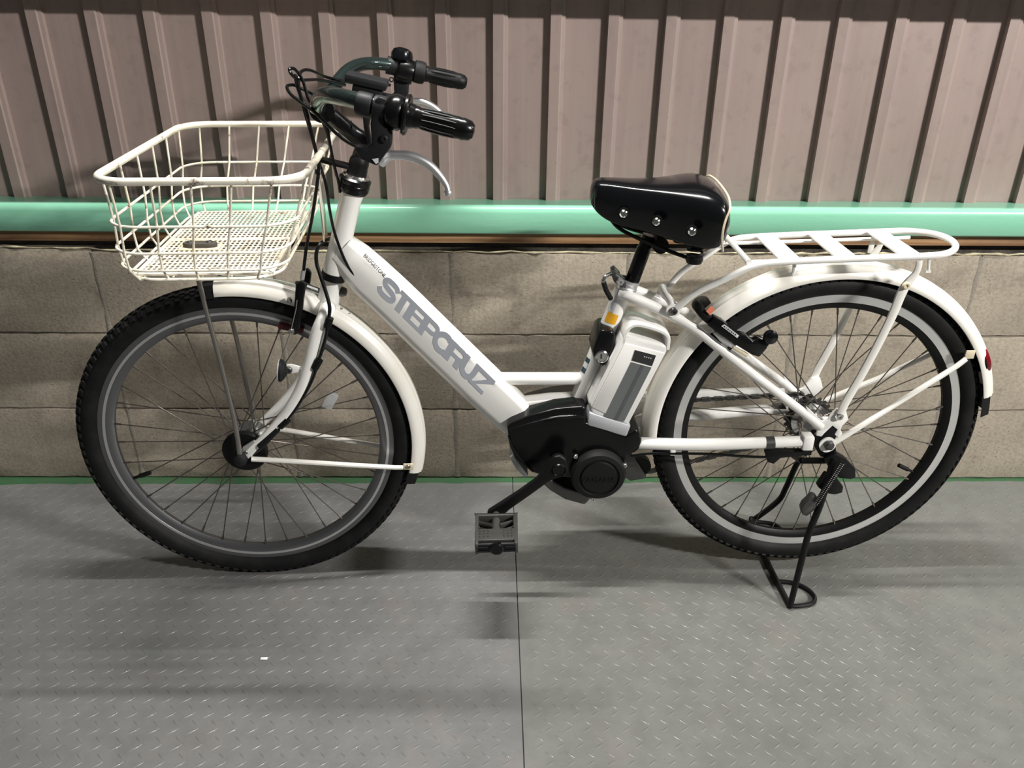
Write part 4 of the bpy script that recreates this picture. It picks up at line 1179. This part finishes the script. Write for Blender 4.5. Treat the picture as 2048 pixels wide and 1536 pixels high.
# ---- cranks and pedals (the far pair stands half a turn round)
BB = P(1117, 938, .060)
cq = [(1097, 925), (1108, 914), (1122, 912), (1133, 920), (1137, 940), (1131, 953), (1112, 958), (1096, 966), (1060, 992), (1020, 1020), (1009, 1030), (985, 1033), (974, 1031), (976, 1024), (1000, 1009), (1040, 983), (1072, 960), (1086, 944)]
cp = pr(cq, .098)
mb = MB(); mb.prism(cp, NB, -0.013, 0.0); crank = mb.build('crank_arm', SATIN, bike, bevel=0.004, segs=3)
cb = P(1118, 940, .098)
mb = MB(); mb.lathe([(0.0005, -.04), (0.014, -.04), (0.0145, .0), (0.0125, .003), (0.011, .001), (0.0005, .001)], cb, NB, 24); mb.build('crank_boss', BLACK, crank)
pv = P(992, 1029, .098)
def pedal_obj(pvt, n_, axx, axz, par):
    E_ = empty('pedal', tuple(pvt+n_*0.06), par)
    L0, L1, hw_, hz = 0.014, 0.108, 0.040, 0.0125
    A = [axx, n_, axz]
    at = lambda u, s, z: pvt+axx*u+n_*s+axz*z
    mb = MB()
    for u in (-hw_+.0035, hw_-.0035): mb.box(at(u, (L0+L1)/2, 0), (0.007, L1-L0, 2*hz), A)
    mb.box(at(0, L0+.003, 0), (2*hw_, 0.006, 2*hz), A)
    mb.box(at(0, L1-.030, 0.0075), (2*hw_, 0.036, 0.009), A)
    mb.box(at(0, L1-.030, -0.0075), (2*hw_, 0.036, 0.009), A)
    mb.build('pedal_body', PEDALM, E_, bevel=0.0025)
    mb = MB(); mb.tube([at(0, -.004, 0), at(0, L1-.004, 0)], [0.0075, 0.0095, 0.0095, 0.0095], 16); mb.build('pedal_barrel', PEDALM, E_)
    for s in (0.036, 0.056):
        for sd in (-1, 1):
            mb = MB(); a, b = at(sd*.008, s+.008, .004), at(sd*(hw_-.004), s-.004, .004)
            mb.tube([a, b], 0.0030, 6, flat=(2.2, 0.7), ref=axz); mb.build('pedal_rib', PEDALM, E_)
    mb = MB()
    for i in range(9):
        u = -hw_+.010+i*(2*hw_-.020)/8
        if abs(u) < .009: continue
        for s in (L1-.040, L1-.031, L1-.022): mb.ball(at(u, s, .0125), 0.0015, 8, 5)
    mb.build('grip_pips', PEDALM, E_, kind='stuff')
    mb = MB(); mb.box(at(0, L0+.030, -.006), (2*hw_-.016, .050, .008), A); mb.build('slot_backing', SATIN, E_, bevel=0.001)  # black box added inside so the open slots come out dark
    mb = MB(); mb.box(at(0, L1-.006, 0), (2*hw_-.001, 0.012, 2*hz-.004), A); mb.build('end_plate', SATIN, E_, bevel=0.005, segs=3)
    mb = MB(); mb.lathe([(0.0005, L1-.006), (0.0135, L1-.006), (0.0135, L1+.001), (0.011, L1+.003), (0.0005, L1+.003)], pvt, n_, 28); mb.build('end_cap', BLACK, E_)
    mb = MB()
    for sd in (-1, 1):
        for z_ in (-.004, .004): mb.box(at(sd*.026, L1+.0005, z_), (0.020, 0.0015, 0.0022), A)
    mb.build('end_slots', BRACKET, E_)
    return E_
pedal_obj(pv, NB, np.array([1., 0, 0.04]), np.array([-.04, 0.0, 1.]), bike)
cen = np.array([cb[0], 0, cb[2]])
def opp(p):
    p = np.array(p, float); q = P.mir(p)
    c2 = P.mir(cb)
    return np.array([2*cb[0]-p[0], q[1]+0.0, 2*cb[2]-p[2]])
mb = MB(); mb.prism([opp(p) for p in cp], NB, 0.0, 0.013); mb.build('crank_arm', SATIN, bike, bevel=0.004, segs=3)
pedal_obj(opp(pv), -NB, np.array([1., 0, 0]), np.array([0, 0, 1.]), bike)

# ---- chain side (far)
cc = [(1052, 832), (1058, 810), (1072, 794), (1092, 785), (1120, 781), (1170, 780), (1300, 781), (1568, 774), (1570, 790), (1380, 800), (1280, 815), (1210, 835), (1150, 850), (1090, 850)]
ccf = [(1052, 832), (1055, 812), (1066, 794), (1084, 784), (1108, 780), (1160, 778), (1290, 780), (1290, 800), (1210, 835), (1150, 850), (1090, 850)]
mb = MB(); mb.prism(pr(ccf, -.085), NB, 0, .048); mb.build('chain_case', WHITE, bike, bevel=0.005, segs=3)
cc = [(1285, 785), (1568, 775), (1570, 790), (1380, 799), (1285, 812)]
mb = MB(); mb.prism(pr(cc, -.062), NB, -.008, .006); mb.build('chain_guard', WHITE, bike, bevel=0.003)
mb = MB()
ch = [P.at(x-0.411, -.042, z_) for x, z_ in ()]
up0, up1 = P(1120, 815, -.045), np.array(RH)+np.array([-.01, 0.045, .050])
lo0, lo1 = P(1264, 951, -.045), np.array(RH)+np.array([-.005, 0.045, -.050])
def links(a, b):
    a, b = np.array(a), np.array(b)
    L_ = np.linalg.norm(b-a); k = int(L_/0.0127); d = (b-a)/L_
    up = np.cross(d, NB); up = up if up[2] > 0 else -up
    for i in range(k):
        c_ = a+d*(i+.5)*0.0127
        wz = 0.0085 if i % 2 else 0.0068
        mb.box(c_, (0.0115, 0.0065 if i % 2 else 0.0042, wz), [d, NB, up])
        mb.tube([c_+d*0.00635-NB*.0042, c_+d*0.00635+NB*.0042], 0.0040, 8)
links(up0, up1); links(lo0, lo1)
mb.build('chain', DARKST, bike, kind='stuff')
mb = MB(); mb.lathe([(0.0005, -.003), (0.085, -.003), (0.085, .003), (0.0005, .003)], P(1145, 905, -.045), NB, 40); mb.build('chainring', DARKST, bike)
mb = MB(); mb.prism(pr([(1545, 806), (1562, 800), (1572, 815), (1566, 826), (1548, 828)], -.06), NB, -.004, .004); mb.build('guard_end', STEEL, bike, bevel=0.001)

# ---- rear rack
rk = empty('rear_rack', (1.5, -0.34, 0.7), bike)
near = [P(1347, 621, .046), P(1360, 611, .050), P(1392, 586, .058), P(1440, 563, .066), P(1485, 541, .073), P(1510, 531, .075), P(1545, 525, .075), P(1640, 520, .075), P(1760, 515.5, .075), P(1850, 512, .075), P(1884, 509, .072), P(1903, 503, .060), P(1911, 494, .040), P(1906, 484, .014)]
path = near+[P.mir(p) for p in near[::-1]]
mb = MB(); mb.tube(cr(path, 5), 0.0061, 14); mb.build('rack_rail', WHITE, rk)
zr = near[8][2]
def rz(u): return float(np.interp(u, [near[6][0], near[9][0]], [near[6][2], near[9][2]]))
for xa, xb in ((1588, 1.0), (1700, 1.0), (1827, 1.0)):
    pn = P(xa, 511, .075); mb = MB()
    x = pn[0]; z_ = rz(x)
    mb.box((x-0.004, P.at(x-.411, 0, 0)[1], z_+0.001), (0.037, 0.148, 0.006), [P.a, P.n, np.array([0, 0, 1.])])
    mb.build('rack_slat', WHITE, rk, bevel=0.002)
x = P(1512, 520, .075)[0]-.012; mb = MB(); mb.tube([P.at(x-.411, .074, rz(x)), P.at(x-.411, -.074, rz(x))], 0.0052, 12); mb.build('rack_crossbar', WHITE, rk)
for o in (.055, -.055):
    mb = MB(); mb.tube([P.at(x-.411, o, rz(x)-.006), P.at(1.68-.411, o, rz(1.68)-.006)], 0.0036, 10); mb.build('rack_rod', WHITE, rk)
# legs, flattened at both ends
leg = [P(1838, 521, .075), P(1838, 530, .076), P(1832, 546, .076), P(1817, 564, .075), P(1804, 584, .075), P(1784, 632, .075), P(1751, 698, .074), P(1720, 755, .073), P(1693, 801, .073), P(1685, 818, .073), P(1679, 832, .073)]
for mm in (False, True):
    q = cr([P.mir(p) for p in leg] if mm else leg, 4)
    mb = MB(); mb.tube(q, [0.0058, 0.0058, 0.0062, 0.0085, 0.0095, 0.0088, 0.0085, 0.0085, 0.0088, 0.0085, 0.0075], 12, flat=(0.5, 1.0), ref=NB); mb.build('rack_leg', WORN, rk)
    c_ = P(1812, 571, .082); screw(rk, P.mir(c_) if mm else c_, NB if not mm else -NB, 0.0072, 0.004, CREAM, 'leg_bolt')
# front bridge between the two lugs on the seat stays
lugp = [P(1347, 619, .046), P(1343, 606, .038), P(1336, 596, .028), P(1330, 590, .016)]
mb = MB(); mb.tube(cr(lugp+[P.mir(p) for p in lugp[::-1]], 5), 0.0072, 14); mb.build('rack_bridge', WHITE, rk)
for mm in (False, True):
    c_ = P(1347, 622, .050); c_ = P.mir(c_) if mm else c_; nn = -NB if mm else NB
    mb = MB(); mb.lathe([(0.0005, -.006), (0.0125, -.006), (0.0130, -.003), (0.0125, .0), (0.0005, .0)], c_, nn, 24); mb.build('rack_lug', WHITE, rk)
    screw(rk, c_, nn, 0.0078, 0.005, DARKST, 'lug_bolt')
# little bracket to the fender and the hanging hook pins
mb = MB(); mb.tube(cr(pr([(1589, 523, ), (1588, 540), (1584, 552)], .062), 4), 0.0036, 8); mb.build('fender_hook', WHITE, rk)
mb = MB(); mb.tube(pr([(1858, 516), (1857, 540)], .073), 0.0026, 8); mb.box(P(1855.5, 542.5, .073), (0.009, 0.006, 0.004), [P.a, P.n, np.array([0, 0, 1.])]); mb.build('hook_pin', WHITE, rk)
mb = MB(); mb.prism(pr([(1734, 505), (1738, 490), (1745, 478), (1750, 484), (1747, 497), (1741, 507)], -.075), NB, -.0015, .0015); mb.build('rear_tab', WORN, rk, bevel=0.0005)

# ---- ring lock on the rear wheel
lq = [(1414, 650), (1430, 634), (1446, 642), (1478, 668), (1492, 671), (1507, 683), (1516, 677), (1527, 679), (1536, 686), (1535, 697), (1519, 715), (1506, 711), (1474, 692), (1440, 670)]
mb = MB(); mb.prism(pr(lq, .064), NB, -.020, 0.0); rl = mb.build('ring_lock', BLACK, bike, bevel=0.003)
mb = MB(); mb.tube(cr([P(1424, 644, .052), P(1408, 630, .054), P(1396, 615, .048), P(1390, 606, .030), P(1396, 600, .0), P(1407, 600, -.034), P(1416, 612, -.050), P(1424, 626, -.054)], 5), 0.0085, 10, flat=(1.0, 0.55), ref=(0.6, 0, 0.8)); mb.build('lock_hoop', SATIN, rl)
mb = MB(); mb.prism(pr([(1442.5, 652), (1449, 648.5), (1478, 671), (1474.5, 676)], .0646), NB, 0, .0005); mb.build('lock_label', PALEST, rl)
ld = P(1478, 671, .065)-P(1449, 648.5, .065); ld /= np.linalg.norm(ld); lu = np.cross(NB, ld)
mb = MB()
for k, wk in enumerate((.0030, .0016, .0026, .0022, .0030, .0018, .0026)):
    t = (k+.9)/8.4
    mb.box(P(1446+t*30, 651+t*22.5, .0654), (wk, 0.0003, 0.0026), [ld, NB, lu])
mb.build('label_print', INK, rl, smooth=0)
mb = MB(); mb.prism(pr([(1412, 622), (1421, 611), (1430, 619), (1420, 630)], .0605), NB, -.001, .001); mb.build('salmon_tag', PINKST, rl)
mb = MB(); mb.tube([P(1532, 690, .058), P(1541, 675, .064)], 0.0042, 10); mb.build('lock_spindle', SATIN, rl)
mb = MB(); mb.lathe([(0.0005, -.005), (0.0125, -.005), (0.0138, .0), (0.0125, .005), (0.007, .008), (0.0005, .0085)], P(1541, 674, .066), NB, 28); mb.build('lock_knob', GLOSS, rl)
mb = MB(); mb.prism(pr([(1424, 664), (1434, 662), (1470, 690), (1464, 696), (1440, 682)], .056), NB, -.003, .003); mb.build('lock_bracket', ALU, rl, bevel=0.001)
mb = MB(); mb.prism(pr([(1466, 691), (1498, 708), (1492, 714), (1464, 697)], .058), NB, -.004, .004); mb.build('lock_spacer', CREAM, rl, bevel=0.002)

# ---- kickstand
ks = empty('kickstand', (1.505, -0.335, 0.0), bike)
G = lambda px, py, z_: CAM+ray(px, py)*((z_-CAM[2])/ray(px, py)[2])
near = [P(1668, 915, .080), P(1660, 945, .085), P(1640, 1010, .095), P(1618, 1065, .105), P(1606, 1110, .118), P(1592, 1165, .130)]
footn = np.array([1.505, -0.484, .0065])
bar_ = [np.array([1.503, -0.44, .0062]), np.array([1.5, -0.36, .0062]), np.array([1.501, -0.25, .0062]), np.array([1.502, -0.205, .0062])]
farp = [np.array([1.505, -.190, .012]), P(1512, 1036, -.158), P(1556, 1002, -.110), P(1572, 975, -.098), P(1590, 935, -.085), P(1600, 918, -.080)]
mb = MB(); mb.tube(cr(near+[footn], 5), [0.0068, 0.0068, 0.0064, 0.0060], 12); mb.build('stand_leg', SATIN, ks)
mb = MB(); mb.tube(cr(farp, 5), 0.0064, 12); mb.build('stand_leg', SATIN, ks)
mb = MB(); mb.tube(cr([footn]+bar_+[farp[0]], 4), 0.0060, 12); mb.build('stand_bar', SATIN, ks)
lo = [np.array([1.503, -.405, .0055]), np.array([1.535, -.410, .005]), np.array([1.558, -.428, .005]), np.array([1.566, -.452, .005]), np.array([1.556, -.472, .005]), np.array([1.530, -.480, .005]), np.array([1.506, -.482, .0055])]
mb = MB(); mb.tube(cr(lo, 5), 0.0046, 10); mb.build('stand_foot', SATIN, ks)
lo2 = [np.array([p[0], -0.674-p[1], p[2]]) for p in lo]
mb = MB(); mb.tube(cr(lo2, 5), 0.0046, 10); mb.build('stand_foot', SATIN, ks)
mb = MB(); mb.prism(pr([(1648, 915), (1672, 905), (1690, 915), (1709, 935), (1710, 952), (1700, 956), (1678, 954), (1660, 940)], .076), NB, -.012, .006); mb.build('stand_bracket', SATIN, ks, bevel=0.003)
mb = MB(); mb.prism(pr([(1634, 972), (1652, 946), (1672, 955), (1686, 972), (1684, 984), (1668, 988), (1650, 985)], .084), NB, -.012, .004); mb.build('stand_cam', SATIN, ks, bevel=0.003)
mb = MB(); mb.prism(pr([(1601, 1016), (1606, 1006), (1626, 988), (1634, 992), (1632, 1014), (1612, 1030), (1604, 1028)], .092), NB, -.012, .006); mb.build('lock_tab', DARKST, ks, bevel=0.003)
a, b = P(1686, 925, .096), P(1632, 1008, .102)
d = (b-a)/np.linalg.norm(b-a); ux = np.cross(d, NB); ux /= np.linalg.norm(ux); uy = np.cross(d, ux)
hel = []
L_ = np.linalg.norm(b-a)
for i in range(240):
    t = i/239
    hel.append(a+d*L_*t+(ux*math.cos(2*PI*26*t)+uy*math.sin(2*PI*26*t))*0.0052)
mb = MB(); mb.tube(hel, 0.00125, 5); mb.build('stand_spring', SPRING, ks)
mb = MB(); mb.tube([P(1604, 921, .03), P(1650, 921, .05), P(1664, 918, .072)], 0.0065, 10); mb.tube([P(1604, 921, .03), P(1588, 912, -.03), P(1600, 916, -.08)], 0.0065, 10); mb.build('stand_pivot', SATIN, ks)
mb = MB(); mb.prism(pr([(1528, 900), (1545, 898), (1622, 898), (1622, 908), (1560, 914), (1546, 926), (1534, 922)], .062), NB, -.005, .005); mb.build('brake_anchor', SATIN, ks, bevel=0.002)

# ---- a scrap of paper on the floor
mb = MB(); q = G(528, 1317, .0015); mb.box(q, (0.013, 0.006, 0.0012)); sp = mb.build('paper_scrap', PAPER, bevel=0.0003)
sp['label'] = 'tiny white paper scrap lying on the grey checker plate floor'; sp['category'] = 'scrap'
